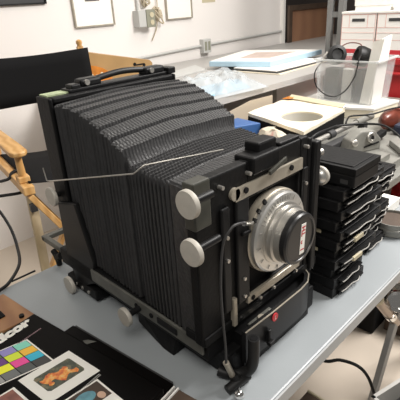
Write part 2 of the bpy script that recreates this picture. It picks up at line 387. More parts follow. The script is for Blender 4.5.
# front standard
obj('front_frame', MB().box(0.418, 0.548, 0.450, 0.472, 0.846, 1.166).box(0.548, 0.712, 0.450, 0.472, 1.096, 1.166)
    .box(0.712, 0.738, 0.450, 0.472, 0.846, 1.166).box(0.548, 0.712, 0.450, 0.472, 0.846, 0.898), M['black'], vc, bevel=0.003)
obj('lens_board', B(0.546, 0.733, 0.460, 0.467, 0.895, 1.108), M['blackmat'], vc, bevel=0.002)
obj('lit_corner_plate', MB().box(0.4165, 0.455, 0.4485, 0.474, 1.085, 1.168), M['olive'], vc, bevel=0.003)  # lighter olive puts light on the post's upper side into the colour
obj('front_post', MB().box(0.740, 0.752, 0.448, 0.480, 0.846, 1.160).box(0.754, 0.775, 0.440, 0.480, 0.846, 1.150), M['black2'], vc, bevel=0.004)
for x0, x1 in ((0.473, 0.493), (0.510, 0.544), (0.716, 0.734)):
    obj('front_slide', MB().box(x0, x1, 0.443, 0.450, 0.892, 1.105), M['black2'], vc, bevel=0.003)
for x, z in ((0.483, 1.050), (0.483, 1.004), (0.527, 0.944), (0.527, 0.905), (0.725, 1.071), (0.725, 0.944), (0.475, 1.145), (0.545, 1.148), (0.725, 1.148), (0.575, 0.874), (0.62, 0.874), (0.70, 0.874)):
    obj('screw', MB().cyl((x, 0.450, z), (x, 0.4395, z), 0.0036, n=10), M['alu'], vc)
s1 = B(0.510, 0.712, 0.4437, 0.4505, 1.106, 1.129); s1.cyl((0.510, 0.4437, 1.1205), (0.510, 0.4505, 1.1205), 0.0115, n=16)
obj('upper_strip', s1, M['strip'], vc, smooth=30)
obj('lower_strip', B(0.537, 0.714, 0.442, 0.4505, 0.879, 0.896), M['strip'], vc, bevel=0.002)
obj('short_strip', B(0.493, 0.503, 0.440, 0.4505, 0.852, 0.915), M['strip'], vc, bevel=0.002)
for x, z in ((0.535, 1.1205), (0.671, 1.1205), (0.551, 0.888)):
    obj('strip_screw', MB().cyl((x, 0.4437, z), (x, 0.4405, z), 0.0055, n=12), M['blackmat'], vc)
obj('front_base', B(0.42, 0.79, 0.446, 0.50, 0.846, 0.866), M['black'], vc, bevel=0.003)
# latch block on the top edge
lb = obj('latch_block', MB().box(0.553, 0.632, 0.440, 0.485, 1.140, 1.172).box(0.585, 0.640, 0.455, 0.488, 1.150, 1.188), M['black'], vc, bevel=0.004)
obj('latch_lever', MB().beam((0.590, 0.434, 1.136), (0.640, 0.434, 1.150), 0.005, 0.008), M['olive'], lb, bevel=0.001)
obj('latch_arm', MB().box(0.650, 0.715, 0.455, 0.480, 1.166, 1.172), M['black2'], vc, bevel=0.003)

# lens, axis towards -Y
LC = (0.623, 0.0, 1.006)
def lens(name, y, prof, m, **k): return obj(name, MB().lathe((LC[0], y, LC[2]), (0, -1, 0), prof, 56), m, vc, smooth=30, **k)
lens('shutter_back', 0.461, [(0.084, 0), (0.085, 0.004), (0.085, 0.018), (0.083, 0.020)], M['strip'])
sh = lens('shutter', 0.442, [(0.080, 0.0), (0.0815, 0.002), (0.0815, 0.010), (0.078, 0.013), (0.063, 0.015)], M['silver'])
lens('lens_barrel', 0.4275, [(0.063, 0), (0.063, 0.003), (0.057, 0.005), (0.056, 0.010), (0.0585, 0.011), (0.0585, 0.015), (0.054, 0.017), (0.053, 0.029)], M['alu'])
capo = lens('lens_cap', 0.4055, [(0.051, -0.004), (0.0515, 0.017), (0.049, 0.0205), (0.0435, 0.021), (0.0425, 0.019), (0.0, 0.019)], M['cap'])
for k in range(44):
    a = math.radians(35+k*6.2); ra, rb = 0.067, (0.0755 if k % 3 else 0.077)
    if 1.2 < a % 6.28 < 2.6 or k % 4 == 0:
        u = Vector((math.cos(a), 0, math.sin(a))); wv = Vector((-u.z, 0, u.x))*0.0009; c = Vector((LC[0], 0.4272, LC[2]))
        p = [c+u*ra-wv, c+u*rb-wv, c+u*rb+wv, c+u*ra+wv]
        obj('engraved_mark', MB().prism(p, (0, -0.0007, 0)), M['markgrey'], sh)
for a in (118, 132, 144):
    a = math.radians(a); u = Vector((math.cos(a), 0, math.sin(a))); c = Vector((LC[0], 0.439, LC[2]))
    obj('shutter_lever', MB().beam(c+u*0.078, c+u*0.090, 0.007, 0.005, (0, 1, 0)), M['black2'], sh)
obj('shutter_tab', MB().box(0.520, 0.544, 0.438, 0.449, 1.036, 1.043), M['black'], vc, bevel=0.002)
# label strip on the cap
lab = MB(); ang = math.radians(-4); cx, cz = 0.630, 1.004; yc = 0.3863
R2 = lambda x, z: (cx+x*math.cos(ang)-z*math.sin(ang), cz+x*math.sin(ang)+z*math.cos(ang))
pp = [R2(-0.0075, -0.031), R2(0.0075, -0.031), R2(0.0075, 0.031), R2(-0.0075, 0.031)]
lab.prism([(x, yc, z) for x, z in pp], (0, -0.0006, 0))
obj('cap_label', lab, M['paper'], capo, label='white label strip with red writing')
tx = text_mb('1  9  TH', 0.0165, 0.0006)
wd = max(p.x for p in tx.v)
for i, p in enumerate(tx.v):
    x, z = R2(0.0056-p.y, -0.026+p.x*0.052/wd); tx.v[i] = Vector((x, yc-0.0009, z))
obj('label_writing', tx, M['red'], capo)

# round aluminium knobs: disc facing -X with a stem
def knob(c, r, stem, m=M['knob'], side=-1):
    c = Vector(c)
    k = obj('knob', MB().lathe(c, (side, 0, 0), [(r*0.9, -0.006), (r, -0.004), (r, 0.002), (r*0.96, 0.004), (r*0.3, 0.0045), (0.0, 0.0045)], 36), m, vc, smooth=35, label='round pale aluminium knob')
    obj('knob_stem', MB().cyl(c+Vector((-side*0.006, 0, 0)), c+Vector((-side*stem, 0, 0)), 0.0065, n=14), M['black2'], k, smooth=40)
knob((0.383, 0.425, 1.155), 0.0225, 0.05)
knob((0.383, 0.424, 1.075), 0.0225, 0.06)
knob((0.420, 0.951, 1.010), 0.024, 0.03)
knob((0.412, 0.939, 0.764), 0.024, 0.03)
knob((0.388, 0.651, 0.829), 0.021, 0.06)
knob((0.808, 0.458, 1.058), 0.0215, 0.035, side=1)
obj('knob_hub', MB().lathe((0.8025, 0.458, 1.058), (-1, 0, 0), [(0.018, 0), (0.016, 0.005), (0.010, 0.010), (0.0, 0.012)], 24), M['silver'], vc, smooth=60)
obj('thumb_screw', MB().cyl((0.775, 0.448, 1.120), (0.787, 0.448, 1.120), 0.0075, n=14), M['alu'], vc, smooth=40)
# thin bent wire across the bellows
obj('wire_rod', MB().tube([(0.42, 0.965, 1.081), (0.42, 0.959, 1.050), (0.421, 0.945, 1.052), (0.412, 0.590, 1.155), (0.425, 0.575, 1.170), (0.557, 0.512, 1.174)], 0.0016, 8, sub=1), M['alu'], vc, smooth=60)

# cable release hanging from the shutter
cr = thing('cable_release', 'thin shutter cable with black finger grip hanging from the silver lens', 'cable release', (0.46, 0.42, TT))
obj('cable', MB().tube([(0.509, 0.426, 1.073), (0.489, 0.421, 1.082), (0.470, 0.421, 1.081), (0.455, 0.427, 1.054), (0.446, 0.427, 0.985), (0.444, 0.424, 0.915), (0.445, 0.421, 0.85), (0.448, 0.424, 0.806)], 0.0024, 8), M['darkgrey'], cr, smooth=60)
obj('cable_socket', MB().cyl((0.541, 0.436, 1.058), (0.508, 0.425, 1.073), 0.0045, n=12), M['chrome'], cr, smooth=40)
obj('cable_ferrule', MB().cyl((0.448, 0.4245, 0.808), (0.463, 0.421, 0.762), 0.006, n=12), M['strip'], cr, smooth=40)
obj('finger_grip', MB().cyl((0.462, 0.421, 0.768), (0.467, 0.412, 0.7505), 0.0095, n=14).tube([(0.440, 0.416, 0.7505), (0.467, 0.412, 0.754), (0.494, 0.411, 0.7505)], 0.0098, 12), M['rubber'], cr, smooth=50)
obj('plunger_rod', MB().cyl((0.466, 0.410, 0.750), (0.449, 0.396, 0.749), 0.0022, n=8), M['chrome'], cr, smooth=60)
obj('plunger_button', MB().lathe((0.450, 0.397, 0.7497), (-0.61, -0.79, 0), [(0.004, 0), (0.0095, 0.003), (0.0095, 0.009), (0.005, 0.012), (0, 0.0125)], 18), M['chrome'], cr, smooth=60)

# ------------------------------------------------------------------ film holders
ORD = ['topmost', 'second from the top', 'third from the top', 'fourth from the top', 'fifth from the top', 'sixth from the top', 'seventh from the top', 'eighth from the top', 'ninth from the top', 'tenth from the top', 'bottom one']
def make_holder(w, d, hgt, name='film_holder'):
    r = thing(name, '', 'film holder', (0, 0, 0), 0, 'stacked film holders beside the camera')
    hw = w/2
    mb = MB().box(-hw, -hw+0.018, 0, d, 0.0, hgt).box(hw-0.018, hw, 0, d, 0.0, hgt).box(-hw+0.018, hw-0.018, 0, 0.03, 0.0, hgt).box(-hw+0.018, hw-0.018, d-0.03, d, 0.0, hgt).box(-hw+0.018, hw-0.018, 0.03, d-0.03, 0.005, hgt-0.004)
    obj('frame', mb, M['black2'], r, local=True, bevel=0.0015)
    sl = obj('dark_slide', B(-hw+0.02, hw-0.02, -0.010, 0.0, hgt*0.58, hgt*0.58+0.004), M['black'], r, local=True)
    obj('slide_edge_glint', MB().tube([(-hw+0.022, -0.012, hgt*0.58+0.002), (-hw*0.55, -0.0135, hgt*0.66), (-hw*0.3, -0.011, hgt*0.50), (-hw*0.05, -0.0125, hgt*0.66), (hw*0.3, -0.014, hgt*0.52), (hw*0.45, -0.011, hgt*0.72)], 0.0013, 6, sub=3), M['bright'], sl, local=False)  # wavy pale thread shaped as the glints on the metal slide edge
    obj('lower_slide', B(-hw+0.02, hw-0.02, -0.006, 0.0, hgt*0.22, hgt*0.22+0.004), M['black'], r, local=True)
    return r
def copy_tree(o, parent=None):
    c = o.copy(); col.objects.link(c)
    if parent is not None: c.parent = parent
    for ch in list(o.children): copy_tree(ch, c)
    return c
protos = {}
def holder(w, d, hgt, x, y, z, rz, label):
    k = (w, d, hgt)
    if k not in protos:
        r = protos[k] = make_holder(w, d, hgt)
    else: r = copy_tree(protos[k])
    r.location = (x, y, z); r.rotation_euler = (0, 0, rz); r['label'] = label
    return r
HT = 0.0254
za = TT
jx = [0.0, 0.004, 0.008, 0.0, 0.012, 0.004, 0.010, 0.002, 0.012, 0.004, 0.012]
jy = [0.0, 0.004, 0.014, 0.002, 0.016, 0.006, 0.000, 0.014, 0.004, 0.012, 0.004]
nA = 11; rowsA = []
for i in range(nA):
    w = 0.150 if i < 3 else 0.205
    xl = 0.822 + jx[i] if i < 3 else 0.826+jx[i]
    r = holder(w, 0.27, HT-0.0006, xl+w/2, 0.412+jy[i], za, math.radians((-2.2, 1.2, 0.4, -1.4, 1.8, 0, -1, 1.4, -0.6, 0.8, 0)[i]),
        'black sheet film holder, %s in the taller stack next to the lens' % (ORD[nA-1-i]))
    rowsA.append(r); za += HT
for i, (u, zc) in {2: (0.05, 0.5), 4: (0.045, 0.5), 6: (0.05, 0.5)}.items():
    r = rowsA[i]; w = 0.150 if i < 3 else 0.205
    obj('paper_label', B(-w/2-0.0006, -w/2, u, u+0.016, 0.008, 0.017), M['beige'] if i != 2 else M['paper'], r, local=True, label='small pale paper label')
for i in (5, 3):
    obj('pale_tab', B(-0.04, 0.0, -0.016, -0.0, 0.006, 0.016), M['beige'], rowsA[i], local=True, label='pale tab')
zb = TT
nB = 9
for i in range(nB):
    holder(0.15, 0.23, HT-0.0007, 1.120+0.007*((i*5) % 4)+(0.012 if i > 6 else 0), 0.452+0.007*((i*3) % 4), zb, math.radians((1, -2, 0.5, 2, -1, 1.5, -3, 2.5, -1.5)[i]),
        'small black film holder, %s in the lower right stack' % (ORD[nB-1-i] if i else 'bottom one')); zb += HT
tb = thing('lens_board_box', 'flat black box with a raised lid lying on top of the film holder stack', 'box', (0.922, 0.405, za))
obj('box_body', B(0.862, 0.982, 0.405, 0.565, za, za+0.030), M['black2'], tb, bevel=0.003)
obj('box_lid', MB().box(0.860, 0.984, 0.403, 0.567, za+0.031, za+0.047).box(0.872, 0.972, 0.415, 0.555, za+0.047, za+0.049), M['black'], tb, bevel=0.004)
obj('box_label', B(0.8605, 0.862, 0.42, 0.438, za+0.008, za+0.018), M['darkgrey'], tb)

# tin and paper pad right of the stacks
tn = thing('round_tin', 'small round grey metal tin at the table edge beside the film holders', 'tin', (1.245, 0.450, TT))
obj('tin_body', MB().lathe((1.245, 0.450, TT), (0, 0, 1), [(0.050, 0), (0.056, 0.004), (0.057, 0.018), (0.060, 0.020), (0.060, 0.026), (0.057, 0.028), (0.057, 0.043), (0.054, 0.043), (0.053, 0.030), (0, 0.030)], 36), M['lightgrey'], tn, smooth=35)
obj('tin_pad', MB().cyl((1.245, 0.45, TT+0.031), (1.245, 0.45, TT+0.036), 0.052, n=28), M['darkbrown'], tn, smooth=40)
tag(obj('paper_pad', B(1.27, 1.42, 0.50, 0.72, TT, TT+0.035), M['paper'], bevel=0.002), 'thick white paper pad lying behind the round tin', 'paper')

# ------------------------------------------------------------------ printed black box (front left) and the black binder under it
# thing frame: origin at the far right corner, local -y runs along the long side, local -x along the short side
RZ = math.atan2(0.491-0.887, 0.350-0.290) + math.pi/2
def frame(loc, rz):
    R = Matrix.Rotation(rz, 3, 'Z'); Ri = R.inverted()
    return lambda x, y: (Ri @ (Vector((x, y, 0)) - Vector((loc[0], loc[1], 0)))).xy
bx = thing('printed_paper_box', 'black photo paper box printed with colour chart and pictures', 'box', (0.290, 0.887, 0.757), RZ)
bz = 0.018
obj('box_lid', B(-0.33, 0, -0.40, 0, 0.002, bz), M['glossblack'], bx, local=True, bevel=0.003)
obj('box_tray', B(-0.328, -0.003, -0.397, -0.003, 0.0, 0.004), M['white'], bx, local=True)
L2 = frame((0.290, 0.887), RZ)
def print_quad(name, pts, z, m, parent, label=None, th=0.0005):
    mb = MB().prism([(*L2(*p), z) for p in pts], (0, 0, th)); return obj(name, mb, m, parent, local=True, label=label)
def lerp2(a, b, t): return (a[0]+(b[0]-a[0])*t, a[1]+(b[1]-a[1])*t)
# colour chart
A0, A1 = (0.235, 0.811), (0.2435, 0.713)      # near-right edge, top to bottom
cu = ((0.205-0.234), (0.816-0.810))           # one column to the left
ccol = [[(0.03, 0.03, 0.03), (0.02, 0.33, 0.46), (0.78, 0.36, 0.03), (0.22, 0.54, 0.44)],
        [(0.075, 0.085, 0.085), (0.60, 0.06, 0.24), (0.48, 0.56, 0.03), (0.26, 0.24, 0.46)],
        [(0.16, 0.17, 0.17), (0.80, 0.62, 0.02), (0.10, 0.03, 0.16), (0.09, 0.15, 0.07)],
        [(0.34, 0.34, 0.33), (0.45, 0.03, 0.03), (0.50, 0.08, 0.10), (0.10, 0.16, 0.33)],
        [(0.55, 0.55, 0.53), (0.06, 0.25, 0.08), (0.06, 0.09, 0.30), (0.45, 0.25, 0.18)],
        [(0.80, 0.79, 0.75), (0.03, 0.05, 0.22), (0.60, 0.22, 0.04), (0.12, 0.06, 0.04)]]
def cp(c, r): b = lerp2(A0, A1, r/4); return (b[0]+cu[0]*c, b[1]+cu[1]*c)
bdw = 0.12
ch = print_quad('colour_chart', [cp(-bdw, -bdw), cp(-bdw, 4+bdw), cp(4.6, 4+bdw), cp(4.6, -bdw)], bz, M['paper'], bx, 'printed colour chart with a white border')
print_quad('chart_ground', [cp(0.0, 0.0), cp(0.0, 4.0), cp(4.5, 4.0), cp(4.5, 0.0)], bz+0.0003, M['blackmat'], bx)
for c in range(4):
    for r in range(4):
        cc = ccol[c][3-r]; g = 0.03
        mm = mat('chart_patch_ink', tuple(min(0.95, max(0.01, (v-0.28*min(cc))*1.55)) if max(cc)-min(cc) > 0.05 else v for v in cc), 0.4)
        print_quad('colour_patch', [cp(c+g, r+g), cp(c+g, r+1-g), cp(c+1-g, r+1-g), cp(c+1-g, r+g)], bz+0.0006, mm, bx)
# slide picture
sa, sb = (0.281, 0.712), (0.294, 0.616)
su = (-0.108, 0.003)
S = lambda u, v: (sa[0]+(sb[0]-sa[0])*v+su[0]*u, sa[1]+(sb[1]-sa[1])*v+su[1]*u)
sl = print_quad('slide_mount', [S(0, 0), S(0, 1), S(1, 1), S(1, 0)], bz+0.0007, M['cream'] if False else M['paper'], bx, 'printed picture of a cardboard slide mount')
um = photo_mat('picture_dark_green', [(0.30, (0.012, 0.02, 0.012)), (0.5, (0.05, 0.06, 0.03)), (0.62, (0.16, 0.15, 0.08)), (0.75, (0.22, 0.10, 0.04))], 70)
fig = photo_mat('picture_orange_figure', [(0.32, (0.45, 0.05, 0.01)), (0.46, (0.75, 0.17, 0.015)), (0.58, (0.85, 0.38, 0.06)), (0.72, (0.80, 0.60, 0.25))], 75)
rp = []
for (u, v) in ((0.13, 0.24), (0.15, 0.20), (0.80, 0.20), (0.84, 0.24), (0.84, 0.70), (0.80, 0.75), (0.16, 0.75), (0.13, 0.70)): rp.append(S(u, v))
print_quad('slide_picture', rp, bz+0.0012, um, bx)
random.seed(21); up = []; dn = []
for k in range(13):
    u = 0.80-0.60*k/12; v = 0.60-0.20*(1-k/12)+0.05*math.sin(k*1.3); hgt = (0.05+0.10*math.sin(math.pi*k/12))*random.uniform(0.6, 1.25)
    up.append(S(u, v-hgt)); dn.append(S(u, v+hgt))
mbf = MB()
for k in range(12):
    mbf.prism([(*L2(*p), bz+0.0018) for p in (up[k], up[k+1], dn[k+1], dn[k])], (0, 0, 0.0003))
obj('printed_figure', mbf, fig, bx, local=True)
for (u, v, ru, rv) in ((0.34, 0.42, 0.05, 0.07), (0.60, 0.36, 0.04, 0.06), (0.70, 0.60, 0.05, 0.05)):
    print_quad('printed_figure', [S(u+ru*math.cos(2*math.pi*k/9), v+rv*math.sin(2*math.pi*k/9)) for k in range(9)], bz+0.0018, fig, bx)
# two more pictures, text lines, heading
qa, qb = (0.279, 0.603), (0.2835, 0.520)
Q = lambda u, v: (qa[0]+(qb[0]-qa[0])*v-0.10*u, qa[1]+(qb[1]-qa[1])*v+0.004*u)
print_quad('picture_border', [Q(0, 0), Q(0, 1), Q(1, 1), Q(1, 0)], bz, M['paper'], bx)
print_quad('portrait_picture', [Q(0.04, 0.05), Q(0.04, 0.60), Q(0.96, 0.60), Q(0.96, 0.05)], bz+0.0004, M['darkbrown'], bx, 'printed picture of a person in a teal top')
def blob(name, u0, v0, ru, rv, m, z):
    pts = [Q(u0+ru*math.cos(2*math.pi*k/14), v0+rv*math.sin(2*math.pi*k/14)) for k in range(14)]
    print_quad(name, pts, z, m, bx)
teal = mat('teal_ink', (0.10, 0.28, 0.34), 0.4, var=0.3, vscale=60); skin = mat('skin_ink', (0.62, 0.40, 0.28), 0.4)
blob('printed_figure', 0.42, 0.30, 0.20, 0.17, teal, bz+0.0008); blob('printed_figure', 0.18, 0.47, 0.07, 0.11, skin, bz+0.0009)
blob('printed_figure', 0.66, 0.24, 0.09, 0.09, skin, bz+0.001); blob('printed_figure', 0.55, 0.44, 0.10, 0.10, M['paper'], bz+0.0011)
da, db = (0.161, 0.706), (0.150, 0.64)
d_ = lambda u, v: (0.161+(0.170-0.161)*v-0.10*u, 0.706-0.085*v+0.003*u)
print_quad('picture_border', [d_(0, 0), d_(0, 1), d_(1, 1), d_(1, 0)], bz, M['paper'], bx)
print_quad('reddish_picture', [d_(0.05, 0.05), d_(0.05, 0.95), d_(0.95, 0.95), d_(0.95, 0.05)], bz+0.0004, photo_mat('picture_red_brown', [(0.3, (0.10, 0.03, 0.02)), (0.5, (0.28, 0.10, 0.07)), (0.7, (0.40, 0.20, 0.15))], 22), bx)
hd = text_mb('dcor', 0.046, 0.0034, 0.14)
ha = math.atan2(0.822-0.838, 0.270-0.189); hw_ = max(p.x for p in hd.v); hmin = min(p.x for p in hd.v)
org = Vector((0.187, 0.8455)); hx = Vector((math.cos(RZ), math.sin(RZ))); hyv = Vector((-hx.y, hx.x))
for i, p in enumerate(hd.v):
    q = org + hx*((p.x-hmin)*0.088/(hw_-hmin)) + hyv*p.y*0.78
    l = L2(q.x, q.y); hd.v[i] = Vector((l[0], l[1], bz+0.0006))
obj('heading_lettering', hd, M['paper'], bx, local=True, label='bold white lettering')
tl = MB(); random.seed(3)
xx = 0.0
while xx < 0.150:
    ln = random.uniform(0.0018, 0.004)
    a = Vector((0.275, 0.8215)) - hx*(xx+ln) ; b = Vector((0.275, 0.8215)) - hx*xx
    o2 = hyv*0.0032
    tl.prism([(*L2(*a), bz+0.0003), (*L2(*b), bz+0.0003), (*L2(*(b+o2)), bz+0.0003), (*L2(*(a+o2)), bz+0.0003)], (0, 0, 0.0003)); xx += ln+0.0012
pt = mat('dull_pink_ink', (0.30, 0.19, 0.21), 0.5)
obj('small_print', tl, pt, bx, local=True)
tl = MB(); xx = 0.0
while xx < 0.10:
    ln = random.uniform(0.0015, 0.0035)
    for k in range(2):
        base = Vector((0.2885, 0.6095)) + hyv*(-0.0036*k)
        a = base - hx*(xx+ln); b = base - hx*xx; o2 = hyv*0.0018
        tl.prism([(*L2(*a), bz+0.0003), (*L2(*b), bz+0.0003), (*L2(*(b+o2)), bz+0.0003), (*L2(*(a+o2)), bz+0.0003)], (0, 0, 0.0003))
    xx += ln+0.001
obj('caption_print', tl, M['concr'], bx, local=True)
bn = thing('black_binder', 'dark black flat binder half hidden under the printed box', 'binder', (0.330, 0.800, TT), RZ-0.02)
obj('binder_cover', B(-0.30, 0.010, -0.305, 0, 0.0, 0.0165), M['glossblack'], bn, local=True, bevel=0.003)
obj('binder_edge', B(0.010, 0.014, -0.300, -0.005, 0.002, 0.015), M['darkgrey'], bn, local=True, bevel=0.001)
obj('cover_glint', MB().prism([(-0.012, -0.062, 0.0166), (-0.004, -0.070, 0.0166), (0.003, -0.090, 0.0166), (-0.006, -0.083, 0.0166), (-0.016, -0.078, 0.0166)], (0, 0, 0.0006)), M['greystrip'], bn, local=True, label='painted grey glint on the cover')  # pale patch painted for a reflection on the glossy cover
bk = thing('brown_card_box', 'brown flat box with white rim in front of the black printed box', 'box', (0.36, 0.46, TT), RZ)
obj('card_body', B(-0.25, 0.022, -0.12, 0.028, 0.0, 0.014), M['darkbrown'], bk, local=True, bevel=0.002)
obj('white_rim', MB().box(-0.25, 0.022, 0.020, 0.023, 0.014, 0.018).box(-0.25, 0.022, 0.030, 0.033, 0.0, 0.016), M['white'], bk, local=True)
wb = thing('wooden_board', 'brown wooden board on the table behind the printed box', 'board', (0.12, 0.99, TT))
obj('board_body', MB().prism([(0.300, 0.905, TT), (0.283, 1.055, TT), (-0.1, 1.085, TT), (-0.1, 0.935, TT)], (0, 0, 0.014)), M['brownwood'], wb, bevel=0.002)
obj('dark_inlay', MB().box(0.10, 0.247, 0.958, 0.985, TT+0.014, TT+0.017), M['blackmat'], wb)
obj('peg', MB().cyl((0.273, 0.925, TT+0.014), (0.273, 0.925, TT+0.020), 0.006, n=12), M['black'], wb, smooth=40)

# ------------------------------------------------------------------ director's chair
dc = thing('directors_chair', 'tall wooden director chair with black canvas seat and back', 'chair', (0.575, 1.50, 0.0), math.radians(-10))
def cb(name, mb, m, **k): return obj(name, mb, m, dc, local=True, **k)
W_ = 0.45; D_ = 0.42
arm = MB(); outl = [(-0.030, 0.0), (-0.022, -0.022), (0.0, -0.030), (0.022, -0.022), (0.032, 0.0), (0.032, 0.10), (0.026, 0.44), (-0.024, 0.44), (-0.030, 0.10)]
for xo in (0.0, W_):
    cb('armrest', MB().prism([(xo+x, y, 0.962) for x, y in outl], (0, 0, 0.018)), M['chairwood'], bevel=0.005)
    cb('arm_post', MB().cyl((xo+0.002, 0.02, 0.875), (xo, 0.02, 0.962), 0.014, 0.012, 14), M['chairwood'], smooth=40)
    cb('arm_post', MB().cyl((xo, 0.39, 0.875), (xo, 0.39, 0.962), 0.013, n=14), M['chairwood'], smooth=40)
    cb('back_post', MB().beam((xo, 0.42, 0.80), (xo, 0.445, 1.262), 0.026, 0.018, (0, 1, 0)).lathe((xo, 0.445, 1.262), (0, 0.05, 1), [(0.012, 0), (0.0105, 0.006), (0.014, 0.014), (0.013, 0.024), (0.006, 0.029), (0, 0.03)], 14), M['chairwood'], smooth=40)
    cb('side_rail', MB().box(xo-0.02, xo+0.02, -0.045, 0.44, 0.825, 0.858), M['chairwood'], bevel=0.004)
    cb('post_block', MB().box(xo-0.019, xo+0.022, -0.002, 0.045, 0.858, 0.882), M['chairwood'], bevel=0.004)
    cb('foot_rail', MB().box(xo-0.015, xo+0.015, -0.04, 0.44, 0.0, 0.035), M['chairwood'], bevel=0.004)
for y in (-0.028, 0.41):
    cb('cross_leg', MB().beam((0.0, y, 0.82), (W_, y, 0.03), 0.022, 0.036, (0, 1, 0)), M['chairwood'], bevel=0.003)
    cb('cross_leg', MB().beam((W_, y+0.024, 0.82), (0.0, y+0.024, 0.03), 0.022, 0.036, (0, 1, 0)), M['chairwood'], bevel=0.003)
fl = cb('front_leg', MB().beam((0.020, 0.045, 0.83), (-0.005, 0.03, 0.03), 0.034, 0.022, (0, 1, 0)), M['palewood'], bevel=0.003, label='pale front upright')
cb('leg_plate', MB().box(0.002, 0.026, 0.010, 0.031, 0.735, 0.765), M['darkgrey'])
cb('seat', MB().grid(lambda u, v: Vector((0.01+(W_-0.02)*u, -0.02+0.44*v, 0.862-0.028*math.sin(math.pi*u))), 12, 4), M['canvas'], solid=0.004, smooth=60)
cb('backrest', MB().grid(lambda u, v: Vector((-0.028+(W_+0.052)*u, 0.402+0.012*v+0.02*math.sin(math.pi*u), 1.052+0.205*v-0.010*math.sin(math.pi*u)*(v))), 14, 4), M['canvas'], solid=0.006, smooth=60)
bl = text_mb('G', 0.05)
# a strap looped round the chair's side rail and trailing on the table
st = thing('black_strap', 'black strap looped around the chair arm trailing onto the table edge', 'strap', (0.40, 1.3, TT))
obj('strap_loop', MB().tube([(0.50, 1.66, 0.84), (0.565, 1.63, 0.845), (0.585, 1.63, 0.864), (0.615, 1.63, 0.866), (0.620, 1.625, 0.83), (0.605, 1.60, 0.80), (0.585, 1.585, 0.796), (0.56, 1.58, 0.80), (0.50, 1.60, 0.805)], 0.006, 8), M['rubber'], st, smooth=60)
obj('strap_tail', MB().tube([(0.43, 1.43, 0.845), (0.436, 1.39, 0.822), (0.433, 1.33, 0.784), (0.414, 1.26, 0.755), (0.378, 1.17, 0.751), (0.325, 1.108, 0.7495), (0.286, 1.088, 0.7475), (0.20, 1.075, 0.7475)], 0.0048, 8), M['rubber'], st, smooth=60)
obj('strap_end', MB().tube([(0.325, 1.104, 0.747), (0.36, 1.104, 0.747), (0.394, 1.104, 0.747)], 0.0028, 8), M['rubber'], st, smooth=60)

# ------------------------------------------------------------------ wall fittings
def picture(x0, x1, z0, z1, label, fm, mm, pm, mx, mz):
    y = 2.75
    p = thing('framed_picture', label, 'picture', ((x0+x1)/2, y, z0))
    f = 0.008
    obj('frame', MB().box(x0, x0+f, y-0.02, y, z0, z1).box(x1-f, x1, y-0.02, y, z0, z1).box(x0+f, x1-f, y-0.02, y, z0, z0+f).box(x0+f, x1-f, y-0.02, y, z1-f, z1), fm, p)
    obj('mat_board', B(x0+f, x1-f, y-0.010, y-0.001, z0+f, z1-f), mm, p)
    obj('print', B(x0+mx, x1-mx, y-0.0115, y-0.010, z0+mz, z1-mz*0.8), pm, p)
gp = photo_mat('grey_photograph', [(0.3, (0.03, 0.03, 0.03)), (0.5, (0.16, 0.15, 0.14)), (0.7, (0.4, 0.38, 0.35))], 22)
picture(0.90, 1.432, 1.454, 1.95, 'dark framed picture at the top left of the white wall', M['black2'], M['darkgrey'], gp, 0.08, 0.08)
picture(1.605, 1.915, 1.300, 1.75, 'white matted picture in thin grey frame left of the utility box', M['strip'], M['paper'], gp, 0.10, 0.155)
picture(2.395, 2.668, 1.296, 1.75, 'white matted picture in thin grey frame right of the utility box', M['strip'], M['paper'], gp, 0.09, 0.15)
ub = thing('utility_box', 'grey electrical box with two sockets on the white wall', 'electrical box', (2.16, 2.75, 1.268))
obj('box_body', B(2.085, 2.225, 2.68, 2.75, 1.268, 1.378), M['boxgrey'], ub, bevel=0.003)
obj('face_plate', B(2.150, 2.228, 2.672, 2.68, 1.262, 1.382), M['boxgreen'], ub, bevel=0.002)
for z in (1.295, 1.345):
    obj('socket', MB().cyl((2.197, 2.672, z), (2.197, 2.668, z), 0.018, n=18), M['beige'], ub, smooth=40)
obj('conduit_stub', MB().cyl((2.125, 2.735, 1.378), (2.125, 2.735, 1.80), 0.009, n=10), M['boxgrey'], ub, smooth=50)
def twine(label, cx, cz, r, n, tail, seed):
    random.seed(seed); pts = []
    for k in range(n):
        pts.append((cx+random.uniform(-r, r), 2.742-random.uniform(0.0, 0.035), cz+random.uniform(-r*1.25, r*1.25)))
    t_ = thing('twine_bundle', label, 'twine', (cx, 2.75, cz-r))
    obj('knotted_cord', MB().tube(pts, 0.006, 6, 5), M['twine'], t_, smooth=60)
    obj('hanging_end', MB().tube(tail, 0.004, 6, 5), M['twine'], t_, smooth=60)
twine('small beige twine bundle hanging above the electrical box', 2.19, 1.440, 0.032, 16, [(2.19, 2.735, 1.45), (2.195, 2.735, 1.55), (2.185, 2.735, 1.70), (2.19, 2.735, 1.80)], 5)
twine('larger beige twine bundle hanging right of the electrical box', 2.305, 1.335, 0.048, 26, [(2.30, 2.735, 1.80), (2.31, 2.735, 1.50), (2.30, 2.73, 1.34), (2.285, 2.735, 1.25), (2.262, 2.735, 1.21), (2.232, 2.735, 1.165)], 6)
tag(obj('wall_conduit', MB().tube([(1.55, 2.737, 1.035), (2.7, 2.737, 1.072), (3.89, 2.737, 1.096)], 0.011, 10), M['boxgrey'], smooth=60), 'thin grey conduit pipe running along the white wall', 'pipe')
oo = thing('wall_outlet', 'grey double outlet plate on the conduit', 'outlet', (2.79, 2.72, 1.02))
obj('outlet_box', B(2.745, 2.835, 2.70, 2.75, 1.015, 1.125), M['boxgrey'], oo, bevel=0.004)
for x in (2.770, 2.810):
    obj('socket', B(x-0.013, x+0.013, 2.697, 2.70, 1.035, 1.105), M['boxgreen'], oo, bevel=0.001)
